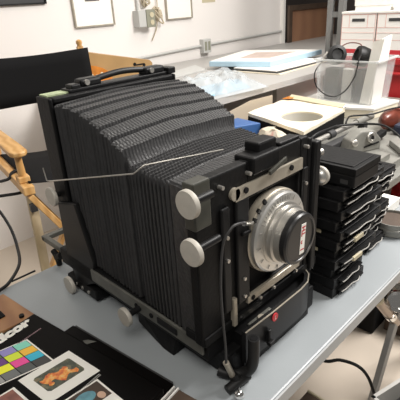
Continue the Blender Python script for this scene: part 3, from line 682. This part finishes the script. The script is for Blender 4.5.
tag(obj('wall_note', B(2.80, 2.955, 2.748, 2.75, 1.400, 1.48), M['beige']), 'small beige paper note pinned near the top of the wall', 'note')

# ------------------------------------------------------------------ long counter and what lies on it
ct = thing('counter', 'long white counter along the back wall', 'counter', (2.9, 2.1, 0))
obj('countertop', MB().box(1.30, 2.80, 1.46, 1.74, CT-0.032, CT).box(1.30, 4.9, 1.74, 2.72, CT-0.032, CT), M['countertop'], ct)
obj('side_panel', B(1.32, 1.35, 1.55, 2.68, 0, CT-0.032), M['white'], ct)
obj('front_panel', B(2.24, 2.78, 1.60, 1.63, 0, CT-0.032), M['white'], ct)
obj('back_panel', B(1.35, 2.24, 2.60, 2.63, 0, CT-0.032), M['white'], ct)
tag(obj('cardboard_sheet', MB().prism([(1.60, 1.449, 0.0), (2.00, 1.449, 0.0), (1.99, 1.449, 0.925), (1.80, 1.449, 0.93), (1.60, 1.449, 0.90)], (0, 0.006, 0)), M['cardboard']), 'tan cardboard sheet standing against the front of the white counter', 'cardboard')
# tray-like case with orange inside
oc = thing('wooden_case', 'tan wooden case with orange varnished hollow and slotted handle', 'case', (1.4, 2.05, CT))
def tz(x): return 1.222-(x-1.20)*0.215
body = MB().prism([(1.305, 2.0, CT), (1.20, 2.0, CT+0.08), (1.18, 2.0, tz(1.16)), (1.28, 2.0, tz(1.28)+0.002), (1.60, 2.0, tz(1.60)), (1.618, 2.0, tz(1.618)-0.012), (1.625, 2.0, CT)], (0, 0.10, 0))
obj('case_front', body, M['tan'], oc, bevel=0.004)
hol = [(1.10+0.235*math.cos(a), 1.997, 1.08+0.088*math.sin(a)) for a in [2*math.pi*k/28 for k in range(28)]]
obj('orange_hollow', MB().prism(hol, (0, -0.006, 0)), M['orange'], oc, label='glossy orange hollow')
obj('handle_slot', MB().box(1.497, 1.552, 1.996, 2.0, 1.118, 1.124).cyl((1.493, 2.0, 1.126), (1.493, 1.996, 1.126), 0.0085, n=16).cyl((1.556, 2.0, 1.115), (1.556, 1.996, 1.115), 0.0085, n=16), M['blackmat'], oc)
for k in range(3):
    obj('brass_stud', MB().lathe((1.215+0.03*k, 1.994, 1.108-0.008*(k % 2)), (0, -1, 0), [(0.010, 0), (0.008, 0.005), (0, 0.007)], 12), M['beige'], oc, smooth=60)
# pale blue framed foam board
fp = thing('foam_framed_board', 'large pale blue edged foam board with faded print on the counter', 'board', (2.67, 2.03, 1.012))
def quadprism(pts, z0, z1): return MB().prism([(x, y, z0) for x, y in pts], (0, 0, z1-z0))
P4 = [(2.25, 2.171), (2.856, 2.36), (3.07, 1.791), (2.39, 1.760)]
obj('foam_block', quadprism(P4, 1.003, 1.036), M['foamblue'], fp, bevel=0.003)
cxm = sum(p[0] for p in P4)/4; cym = sum(p[1] for p in P4)/4
def inset(k): return [(cxm+(x-cxm)*k, cym+(y-cym)*k) for x, y in P4]
obj('white_mat', quadprism(inset(0.97), 1.036, 1.040), M['white'], fp)
obj('faded_print', quadprism([(2.445, 2.06), (2.74, 2.15), (2.87, 1.89), (2.525, 1.865)], 1.040, 1.0415), M['fadedprint'], fp)
mg = [('white magazine', M['paper'], 0), ('dark magazine', M['darkgrey'], 1), ('cream folder', M['cream'], 2)]
z = CT
for nm, m, k in ((0, M['cream'], 0), (1, M['darkgrey'], 1), (2, M['paper'], 2)):
    lab = ('cream folder at the bottom of the small pile under the foam board', 'dark folder in the middle of the small pile under the foam board', 'white magazine on top of the small pile under the foam board')[k]
    tag(obj('magazine', B(2.26+0.012*k, 2.90-0.02*k, 1.62+0.01*k, 1.98, z, z+0.007, rz=0.06-0.03*k), m, bevel=0.0015), lab, 'magazine', 'pile under the foam board'); z += 0.0076
# clear plastic bag with a pale blue sheet in it
pb = thing('plastic_bag', 'crumpled clear plastic bag with pale sheet on the counter front', 'bag', (1.85, 1.75, CT))
def bagf(u, v):
    x = 1.42+0.50*u+0.34*v; y = 1.475+0.56*v-0.05*u
    e = min(1, 6*min(u, 1-u, v, 1-v))
    return Vector((x, y, CT+0.004+e*(0.034+0.050*noise.noise(Vector((u*5, v*5, 0)))+0.018*noise.noise(Vector((u*13, v*13, 3)))+0.02*max(0, u-0.5))))
obj('bag_film', MB().grid(bagf, 34, 34), M['poly'], pb, smooth=40)
obj('pale_sheet', MB().prism([(1.55, 1.52, CT+0.002), (1.86, 1.50, CT+0.002), (2.02, 1.72, CT+0.002), (1.68, 1.75, CT+0.002)], (0, 0, 0.006)), mat('pale_blue_paper', (0.30, 0.50, 0.64), 0.5), pb, label='pale blue sheet inside the bag')
tag(obj('plastic_sheet', MB().prism([(1.66, 2.10, CT), (2.00, 2.30, CT), (2.34, 2.40, CT), (2.22, 2.18, CT)], (0, 0, 0.012)), M['boxgrey'], bevel=0.002), 'thin pale grey plastic sheet lying behind the clear bag', 'sheet')
# framed brown panel leaning in the recess
bp_ = thing('brown_framed_panel', 'brown wooden panel in dark frame leaning beyond the wall corner', 'panel', (4.4, 2.74, CT))
obj('panel_board', B(3.98, 4.86, 2.70, 2.71, CT, 1.28), M['panelwood'], bp_)
obj('panel_frame', MB().box(3.937, 3.995, 2.675, 2.70, CT, 1.325).box(3.995, 4.86, 2.675, 2.70, 1.275, 1.325), M['darkbrown'], bp_, bevel=0.003)
# ------------------------------------------------------------------ shelf uprights, red cabinet, file boxes
sf = thing('metal_shelf_frame', 'grey steel shelf uprights behind the file boxes', 'shelf', (2.98, 1.65, 0))
obj('upright', B(2.96, 3.0, 1.668, 1.705, 0, 2.3), M['greysteel'], sf, bevel=0.003)
obj('upright', B(2.96, 3.0, 1.580, 1.622, 0, 2.3), M['greysteel'], sf, bevel=0.003)
for z in (0.25, 1.262, 2.2):
    obj('cross_bar', B(2.97, 2.99, 1.622, 1.668, z, z+0.035), M['greysteel'], sf)
rc = thing('red_cabinet', 'worn red metal tool cabinet below the white file boxes', 'cabinet', (3.1, 1.1, 0))
obj('cabinet_body', MB().box(2.86, 3.30, 0.60, 1.56, 0.0, 1.028), M['redcab'], rc, bevel=0.006)
for z0, z1 in ((0.04, 0.26), (0.275, 0.50), (0.515, 0.735), (0.75, 0.945)):
    d = obj('drawer', B(2.845, 2.86, 0.63, 1.53, z0, z1), M['redcab'], rc, bevel=0.005)
    obj('drawer_pull', B(2.832, 2.845, 0.66, 1.50, z1-0.02, z1-0.006), M['redcab'], d, bevel=0.003)
obj('cabinet_lip', B(2.84, 2.86, 0.60, 1.56, 0.985, 1.026), M['redcab'], rc, bevel=0.005)
def filebox(y0, y1, label):
    x0 = 2.85; z0 = 1.029; z1 = 1.297
    r = thing('file_box', label, 'file box', (x0+0.17, (y0+y1)/2, z0), 0, 'file boxes on the red cabinet')
    obj('box_body', B(x0, x0+0.34, y0+0.003, y1-0.003, z0, z1-0.004), M['white'], r, bevel=0.002)
    obj('red_band', B(x0-0.001, x0, y0+0.004, y1-0.004, z0+0.015, z0+0.045), M['red'], r)
    obj('printed_lines', MB().box(x0-0.001, x0, y0+0.006, y1-0.006, 1.130, 1.1325).box(x0-0.001, x0, y0+0.006, y1-0.006, 1.172, 1.1745).box(x0-0.001, x0, y0+0.006, y1-0.006, 1.203, 1.2055).box(x0-0.001, x0, y0+0.006, y1-0.006, 1.280, 1.284).box(x0-0.001, x0, y0+0.055, y0+0.058, 1.205, 1.28).box(x0-0.001, x0, y1-0.058, y1-0.055, 1.205, 1.28).box(x0-0.001, x0, y0+0.004, y0+0.007, 1.08, 1.28).box(x0-0.001, x0, y1-0.007, y1-0.004, 1.08, 1.28), M['pink'], r)
    obj('handle_slot', MB().box(x0-0.002, x0, y0+0.075, y1-0.075, 1.240, 1.258), M['darkgrey'], r)
    obj('lid', MB().box(x0-0.004, x0+0.344, y0, y1, z1-0.010, z1+0.003), M['white'], r, bevel=0.002)
filebox(1.297, 1.532, 'white and red file box on the cabinet, nearest the shelf uprights')
filebox(1.060, 1.294, 'white and red file box on the cabinet, cut off by the right edge')
fo = thing('white_card_box', 'flat white box lying on top of the left file box', 'box', (3.0, 1.36, 1.30))
obj('card_tray', B(2.885, 3.18, 1.235, 1.462, 1.3005, 1.352), M['white'], fo, bevel=0.003)
obj('card_lid', B(2.882, 3.183, 1.231, 1.466, 1.330, 1.375), M['paper'], fo, bevel=0.003)
fo = thing('white_card_box', 'flat white box lying on top of the right file box', 'box', (3.0, 1.10, 1.30))
obj('card_tray', B(2.885, 3.18, 0.99, 1.215, 1.3005, 1.325), M['white'], fo, bevel=0.003)
obj('card_lid', B(2.882, 3.183, 0.985, 1.219, 1.315, 1.340), M['paper'], fo, bevel=0.003)

# ------------------------------------------------------------------ side table with bin, lens hood box, hardware
sd = thing('side_table', 'pale side table behind the film holders carrying the clear bin', 'table', (2.1, 1.05, 0))
obj('tabletop', B(1.46, 2.80, 0.56, 1.445, ST-0.03, ST), M['lightgrey'], sd, bevel=0.003)
for x in (1.66, 2.76):
    for y in (1.06, 1.40):
        obj('leg', B(x-0.018, x+0.018, y-0.018, y+0.018, 0, ST-0.03), M['greysteel'], sd)
bb = thing('cream_flat_box', 'cream flat box under the clear plastic bin', 'box', (2.3, 1.2, ST))
obj('box_base', quadprism([(2.262, 1.435), (2.115, 1.335), (2.235, 0.985), (2.474, 0.955), (2.52, 1.435)], ST, ST+0.045), M['tan'] if False else M['cream'], bb, bevel=0.002)
obj('box_top', quadprism([(2.258, 1.437), (2.110, 1.337), (2.231, 0.981), (2.478, 0.951), (2.524, 1.437)], ST+0.046, ST+0.060), M['white'], bb, bevel=0.002)
cbn = thing('clear_bin', 'clear plastic storage bin with black headphones and cables inside', 'bin', (2.38, 1.18, ST+0.061))
zb0 = ST+0.061; zb1 = 1.086
def bin_wall(f0, f1, t_):   # slightly flared open box
    a = [(2.262, 1.012), (2.49, 1.022), (2.49, 1.338), (2.262, 1.332)]; b = [(2.245, 1.000), (2.510, 1.010), (2.510, 1.350), (2.245, 1.345)]
    mb = MB(); i0 = []; 
    c = (2.376, 1.176)
    sh_ = lambda p, k: (c[0]+(p[0]-c[0])*k, c[1]+(p[1]-c[1])*k)
    vs = [(*p, zb0) for p in a]+[(*p, zb1) for p in b]+[(*sh_(p, 0.982), zb0+0.003) for p in a]+[(*sh_(p, 0.982), zb1) for p in b]
    fs = [(3, 2, 1, 0), (8, 9, 10, 11)]
    for k in range(4):
        n_ = (k+1) % 4
        fs += [(k, n_, 4+n_, 4+k), (8+n_, 8+k, 12+k, 12+n_), (4+k, 4+n_, 12+n_, 12+k)]
    return mb.add(vs, fs)
obj('bin_shell', bin_wall(0, 0, 0), M['bin'], cbn)
rim = MB()
for (x0, y0), (x1, y1) in zip([(2.240, 0.994), (2.516, 1.004), (2.516, 1.356), (2.240, 1.351)], [(2.516, 1.004), (2.516, 1.356), (2.240, 1.351), (2.240, 0.994)]):
    rim.beam((x0, y0, zb1), (x1, y1, zb1), 0.014, 0.008)
obj('bin_rim', rim, M['binrim'], cbn)
obj('bin_clip', B(2.228, 2.240, 1.215, 1.255, zb1-0.03, zb1+0.004), M['bin'], cbn)
hp = thing('headphones', 'black headphones with thin cable lying on top in the clear bin', 'headphones', (2.38, 1.2, zb1-0.05))
for y, z in ((1.280, 1.100), (1.140, 1.098)):
    obj('ear_cup', MB().lathe((2.355, y, z), (-0.55, -0.5 if y > 1.2 else 0.5, 0.25), [(0.034, -0.045), (0.050, -0.034), (0.054, 0.0), (0.050, 0.022), (0.032, 0.027), (0.028, 0.018), (0, 0.016)], 24), M['rubber'], hp, smooth=50)
obj('headband', MB().tube([(2.37, 1.285, 1.13), (2.40, 1.25, 1.155), (2.41, 1.21, 1.16), (2.40, 1.165, 1.152), (2.37, 1.135, 1.125)], 0.003, 10), M['pouch'], hp, smooth=60)
obj('silver_yoke', MB().tube([(2.315, 1.315, 1.118), (2.30, 1.325, 1.095), (2.302, 1.328, 1.07)], 0.007, 8), M['alu'], hp, smooth=60)
obj('headphone_cable', MB().tube([(2.30, 1.325, 1.08), (2.235, 1.34, 1.02), (2.236, 1.325, 0.94), (2.236, 1.24, 0.895), (2.236, 1.16, 0.925), (2.236, 1.105, 1.01), (2.235, 1.09, 1.09), (2.28, 1.10, 1.115)], 0.0032, 8), M['rubber'], hp, smooth=60)
for i, (x0, x1, y0, y1, z1, m, lab) in enumerate(((2.292, 2.36, 1.225, 1.31, 1.036, M['darkgrey'], 'dark grey equipment box inside the clear bin, left'), (2.292, 2.34, 1.145, 1.205, 1.038, M['concr'], 'pale grey adapter box inside the clear bin, middle'), (2.292, 2.38, 1.090, 1.135, 1.034, M['darkgrey'], 'dark grey equipment box inside the clear bin, right'))):
    tag(obj('equipment_box', B(x0, x1, y0, y1, zb0+0.0035, z1), m, bevel=0.004), lab, 'box', 'boxes in the clear bin')
tag(obj('white_board', MB().prism([(2.285, 1.022, zb0+0.004), (2.40, 1.022, zb0+0.004), (2.43, 1.012, 1.20), (2.29, 1.005, 1.185)], (0, 0.012, 0)).prism([(2.276, 1.033, zb0+0.004), (2.276, 1.085, zb0+0.004), (2.286, 1.045, 1.180), (2.286, 0.99, 1.195)], (0.008, 0, 0)), M['paper']), 'white folded card standing upright in the clear bin', 'card')

# black lens hood box with cream top and round hole
lh = thing('lens_hood_box', 'black box with cream torn top and round opening behind the camera', 'box', (1.80, 1.20, ST))
H4 = [(1.557, 0.972), (2.009, 1.028), (2.096, 1.407), (1.697, 1.384)]
zh = 0.900
def hood():
    mb = MB(); c = Vector((1.795, 1.135)); n = 40; r = 0.098
    # outer points on the quad boundary, by angle
    def hit(a):
        d = Vector((math.cos(a), math.sin(a))); best = None
        for k in range(4):
            p = Vector(H4[k]); q = Vector(H4[(k+1) % 4]); e = q-p; den = d.x*e.y-d.y*e.x
            if abs(den) < 1e-9: continue
            t_ = ((p-c).x*e.y-(p-c).y*e.x)/den; s_ = ((p-c).x*d.y-(p-c).y*d.x)/den
            if t_ > 0 and -1e-6 <= s_ <= 1+1e-6 and (best is None or t_ < best): best = t_
        return c+d*best
    angs = sorted([2*math.pi*k/n for k in range(n)]+[math.atan2(*(Vector(p)-c).yx) % (2*math.pi) for p in H4])
    out = []; inn = []
    for a in angs: out.append(hit(a)); inn.append(c+Vector((math.cos(a), math.sin(a)))*r)
    N = len(angs)
    def zz(p): return zh-0.004+0.010*noise.noise(Vector((p.x*9, p.y*9, 1)))
    vs = [(p.x, p.y, zz(p)) for p in out]+[(p.x, p.y, zh-0.010) for p in inn]+[(p.x, p.y, zh-0.018) for p in inn]+[(p.x, p.y, zh-0.020) for p in out]
    fs = []
    for k in range(N):
        m = (k+1) % N
        fs += [(k, m, N+m, N+k), (N+k, N+m, 2*N+m, 2*N+k), (2*N+k, 2*N+m, 3*N+m, 3*N+k), (3*N+k, 3*N+m, m, k)]
    return mb.add(vs, fs)
obj('cream_top', hood(), M['cream'], lh, smooth=20)
side = MB()
for k in range(4):
    p = Vector((*H4[k], 0)); q = Vector((*H4[(k+1) % 4], 0)); d = (q-p).normalized(); nn = Vector((-d.y, d.x, 0))*0.008
    side.prism([(p.x, p.y, ST+0.002), (q.x, q.y, ST+0.002), (q.x, q.y, zh-0.018+0.0), (p.x, p.y, zh-0.018)], nn)
obj('black_sides', side, M['blackmat'], lh)
obj('box_floor', quadprism([(x*0.96+1.80*0.04, y*0.96+1.2*0.04) for x, y in H4], ST+0.001, ST+0.004), M['beige'], lh)
obj('opening_ring', MB().lathe((1.795, 1.135, ST+0.004), (0, 0, 1), [(0.102, 0.0), (0.102, 0.078), (0.098, 0.078), (0.098, 0.0)], 40, False, False), M['concr'], lh, smooth=30, label='grey ring lining the opening')
obj('tape_patch', MB().prism([(2.02, 1.405, zh+0.003), (2.098, 1.41, zh+0.003), (2.085, 1.36, zh+0.003), (2.04, 1.38, zh+0.003)], (0, 0, 0.003)), M['orange'], lh, label='orange brown tape at the far corner')
obj('side_flap', MB().prism([(2.07, 1.40, zh-0.002), (2.10, 1.40, zh+0.012), (2.03, 1.04, zh+0.010), (2.005, 1.045, zh-0.002)], (0.0, 0, 0.003)), M['beige'], lh, label='lifted tan flap')
obj('corner_stud', MB().lathe((2.000, 1.030, zh+0.003), (0, 0, 1), [(0.008, 0), (0.007, 0.005), (0, 0.008)], 12), M['chrome'], lh, smooth=60)

# small things between camera and lens hood box
tag(obj('blue_folder', MB().prism([(1.49, 1.33, ST), (1.64, 1.26, ST), (1.66, 1.42, ST), (1.52, 1.435, ST)], (0, 0, 0.075)), M['blueplastic'], bevel=0.004), 'blue plastic box behind the bellows', 'box')
def crump(u, v):
    a = 2*math.pi*u; ph = math.pi*v; r = 1+0.28*noise.noise(Vector((math.cos(a)*2, math.sin(a)*2, ph*2)))
    return Vector((1.555+0.085*r*math.cos(a)*math.sin(ph)*0.62-0.02*math.cos(a+1.0), 1.125+0.095*r*math.sin(a)*math.sin(ph), ST+0.046+0.045*math.cos(ph)))
crm = photo_mat('crumpled_print_paper', [(0.35, (0.62, 0.56, 0.44)), (0.5, (0.72, 0.64, 0.52)), (0.6, (0.55, 0.25, 0.20)), (0.7, (0.70, 0.62, 0.48))], 18)
tag(obj('crumpled_paper', MB().grid(crump, 20, 12), crm, smooth=20), 'crumpled cream and pink paper bag between the camera and black box', 'paper')
tag(obj('green_pad', MB().prism([(1.47, 1.24, ST), (1.54, 1.225, ST), (1.57, 1.262, ST), (1.50, 1.31, ST)], (0, 0, 0.05)), M['greenlabel'], bevel=0.003), 'small green printed packet beside the blue box', 'packet')
# clamp, pole, cases
pl = thing('support_pole', 'shiny metal pole lying across the side table behind the film holders', 'pole', (1.80, 0.915, ST))
obj('pole_tube', MB().cyl((1.50, 0.918, 0.862), (2.05, 0.910, 0.868), 0.0115, n=16), M['alu'], pl, smooth=50)
obj('pole_sleeve', MB().cyl((1.66, 0.9155, 0.864), (1.70, 0.915, 0.8645), 0.018, n=16), M['darkgrey'], pl, smooth=50)
obj('pole_grip', MB().cyl((1.90, 0.912, 0.8664), (2.05, 0.910, 0.868), 0.016, n=16), M['lightgrey'], pl, smooth=50)
obj('pole_rest', B(1.95, 1.985, 0.895, 0.927, ST, 0.853), M['darkgrey'], pl)
tag(obj('dark_case', B(1.60, 1.88, 0.862, 0.902, ST, ST+0.045), M['darkgrey'], bevel=0.005), 'low dark grey case under the metal pole', 'case')
cl = thing('metal_clamp', 'light grey metal bracket with round boss and slot beside the pole', 'clamp', (1.72, 0.80, ST))
obj('bracket_plate', MB().prism([(1.635, 0.815, ST), (1.800, 0.745, ST), (1.800, 0.745, ST+0.045), (1.765, 0.76, ST+0.085), (1.70, 0.787, ST+0.092), (1.655, 0.806, ST+0.06)], (0.03, 0.055, 0)), M['lightgrey'], cl, bevel=0.006)
obj('boss', MB().lathe((1.745, 0.768, ST+0.060), (-0.39, -0.92, 0.2), [(0.022, -0.006), (0.022, 0.006), (0.018, 0.009), (0.013, 0.009), (0.011, 0.004), (0, 0.004)], 24), M['alu'], cl, smooth=35)
obj('boss_hole', MB().lathe((1.7415, 0.7605, ST+0.061), (-0.39, -0.92, 0.2), [(0.009, 0.004), (0, 0.0045)], 16), M['blackmat'], cl)
obj('slot', MB().beam((1.715, 0.778, ST+0.022), (1.785, 0.748, ST+0.034), 0.003, 0.005), M['blackmat'], cl)
obj('boss', MB().lathe((1.665, 0.800, ST+0.05), (-0.6, -0.8, 0.2), [(0.014, 0), (0.014, 0.012), (0.008, 0.016), (0, 0.016)], 18), M['alu'], cl, smooth=35)
tag(obj('flat_metal_tray', quadprism([(1.70, 0.585), (2.10, 0.57), (2.16, 0.715), (1.86, 0.735)], ST, ST+0.026), M['lightgrey'], bevel=0.004), 'flat light grey metal tray at the right edge of the side table', 'tray')
tag(obj('metal_channel', MB().box(1.52, 1.68, 0.60, 0.66, ST, ST+0.006).box(1.52, 1.68, 0.60, 0.606, ST+0.006, ST+0.03).box(1.52, 1.68, 0.654, 0.66, ST+0.006, ST+0.03), M['lightgrey']), 'short light grey metal channel near the film holders', 'channel')
tag(obj('black_lever', MB().beam((1.80, 0.80, ST+0.012), (1.95, 0.80, ST+0.03), 0.03, 0.024), M['black'], bevel=0.004), 'short black lever behind the grey bracket', 'lever')
tag(obj('wing_screw', MB().lathe((1.875, 0.66, ST+0.026), (0, 0, 1), [(0.010, 0), (0.010, 0.010), (0.006, 0.014), (0, 0.015)], 14), M['chrome'], smooth=50), 'small chrome screw standing on the grey tray', 'screw')
def pou(u, v):
    a = 2*math.pi*u; ph = math.pi*v; r = 1+0.2*noise.noise(Vector((math.cos(a)*1.5, math.sin(a)*1.5, ph)))
    return Vector((2.13+0.11*r*math.cos(a)*math.sin(ph), 0.842+0.045*r*math.sin(a)*math.sin(ph), ST+0.048+0.047*math.cos(ph)))
tag(obj('leather_pouch', MB().grid(pou, 20, 12), M['pouch'], smooth=60), 'glossy red brown leather pouch at the right below the cabinet', 'pouch')
tag(obj('navy_pouch', B(2.02, 2.12, 0.745, 0.79, ST, ST+0.05), mat('navy_cloth', (0.02, 0.025, 0.05), 0.6), bevel=0.012), 'small navy pouch at the right frame edge below the brown pouch', 'pouch')
tag(obj('upper_cable', MB().tube([(1.80, 0.912, 0.885), (1.85, 0.93, 0.893), (1.937, 0.955, 0.885), (2.001, 0.89, 0.888), (2.10, 0.835, 0.902), (2.19, 0.80, 0.893), (2.24, 0.80, 0.83)], 0.0042, 8), M['rubber'], smooth=60), 'thin black cable curling toward the brown pouch', 'cable')
tag(obj('lower_cable', MB().tube([(1.50, 0.95, 0.81), (1.561, 0.93, 0.882), (1.68, 0.925, 0.888), (1.753, 0.918, 0.886), (1.839, 0.845, 0.885), (1.839, 0.756, 0.89), (1.788, 0.667, 0.87), (1.74, 0.60, 0.835)], 0.0048, 8), M['rubber'], smooth=60), 'thick black cable sagging over the metal pole and grey bracket', 'cable')

# ------------------------------------------------------------------ below the table on the right
tp = thing('tripod', 'grey legged tripod with chrome head below the table edge', 'tripod', (1.36, 0.40, 0))
hd3 = Vector((1.345, 0.42, 0.475))
for tgt in ((1.262, 0.442, 0.0), (1.56, 0.24, 0.0), (1.62, 0.42, 0.0)):
    obj('leg', MB().beam(hd3+Vector((0, 0, -0.02)), tgt, 0.044, 0.020, (0, 1, 0)), M['lightsteel'], tp, bevel=0.003)
obj('tripod_head', MB().lathe((1.345, 0.42, 0.445), (0, 0, 1), [(0.03, 0), (0.038, 0.01), (0.038, 0.05), (0.025, 0.06), (0.02, 0.075), (0, 0.075)], 24), M['chrome'], tp, smooth=40)
obj('pan_handle', MB().cyl((1.345, 0.428, 0.33), (1.112, 0.42, 0.573), 0.016, n=16), mat('brown_metal_tube', (0.36, 0.27, 0.20), 0.3, 0.7), tp, smooth=50)
obj('handle_collar', MB().cyl((1.285, 0.4265, 0.393), (1.255, 0.4255, 0.424), 0.019, n=16), M['chrome'], tp, smooth=50)
obj('handle_cap', MB().lathe((1.110, 0.42, 0.575), (-0.69, -0.02, 0.72), [(0.016, -0.015), (0.022, -0.012), (0.022, 0.010), (0.017, 0.014), (0, 0.014)], 18), M['beige'], tp, smooth=40)
obj('chrome_ring', MB().lathe((1.268, 0.410, 0.476), (-0.75, -0.5, 0.45), [(0.034, -0.012), (0.038, 0), (0.034, 0.012), (0.025, 0.014), (0.023, 0.0), (0, 0.0)], 28), M['chrome'], tp, smooth=40)
tag(obj('black_case', B(1.60, 2.2, 0.60, 1.0, 0.0, 0.33), M['blackmat'], bevel=0.01), 'black case on the floor under the table at right', 'case')
tag(obj('brown_cabinet', B(1.67, 1.95, 0.44, 0.58, 0.0, 0.24), M['darkbrown'], bevel=0.004), 'dark brown low box behind the tripod leg', 'box')
tag(obj('power_cable', MB().tube([(1.05, 0.70, 0.30), (1.128, 0.592, 0.205), (1.177, 0.543, 0.20), (1.197, 0.484, 0.195), (1.205, 0.445, 0.16), (1.215, 0.415, 0.08), (1.24, 0.400, 0.012), (1.30, 0.36, 0.007), (1.42, 0.33, 0.007)], 0.006, 10), M['rubber'], smooth=60), 'black power cable arching from under the table to the floor', 'cable')
cr_ = thing('wire_crate', 'pale grey crate of black wire at the bottom right corner', 'crate', (1.25, 0.29, 0))
cz0, cz1 = 0.0, 0.215
def crate_wall():
    q = [(1.085, 0.385), (1.30, 0.325), (1.24, 0.12), (1.03, 0.18)]; mb = MB()
    for k in range(4):
        p = Vector((*q[k], 0)); r_ = Vector((*q[(k+1) % 4], 0)); d = (r_-p).normalized(); nn = Vector((d.y, -d.x, 0))*0.012
        mb.prism([(p.x, p.y, 0.0), (r_.x, r_.y, 0.0), (r_.x, r_.y, cz1), (p.x, p.y, cz1)], nn)
    mb.prism([(*p, 0.0) for p in q], (0, 0, 0.008)); return mb
obj('crate_shell', crate_wall(), M['concr'], cr_)
random.seed(11); wire = []
for k in range(60):
    a = k*0.9; wire.append((1.165+0.075*math.cos(a)*random.uniform(0.6, 1), 0.255+0.075*math.sin(a)*random.uniform(0.6, 1), 0.03+0.16*k/60+random.uniform(-0.01, 0.01)))
obj('coiled_wire', MB().tube(wire, 0.006, 6, 5), M['rubber'], cr_, smooth=60)
db_ = thing('dark_floor_box', 'small dark brown open box on the floor at the bottom frame edge', 'box', (0.99, 0.50, 0))
obj('box_body', B(0.86, 0.985, 0.40, 0.56, 0, 0.19), M['darkbrown'], db_, bevel=0.003)
obj('box_rim', MB().box(0.985, 0.992, 0.40, 0.56, 0.17, 0.195), M['beige'], db_, bevel=0.002)
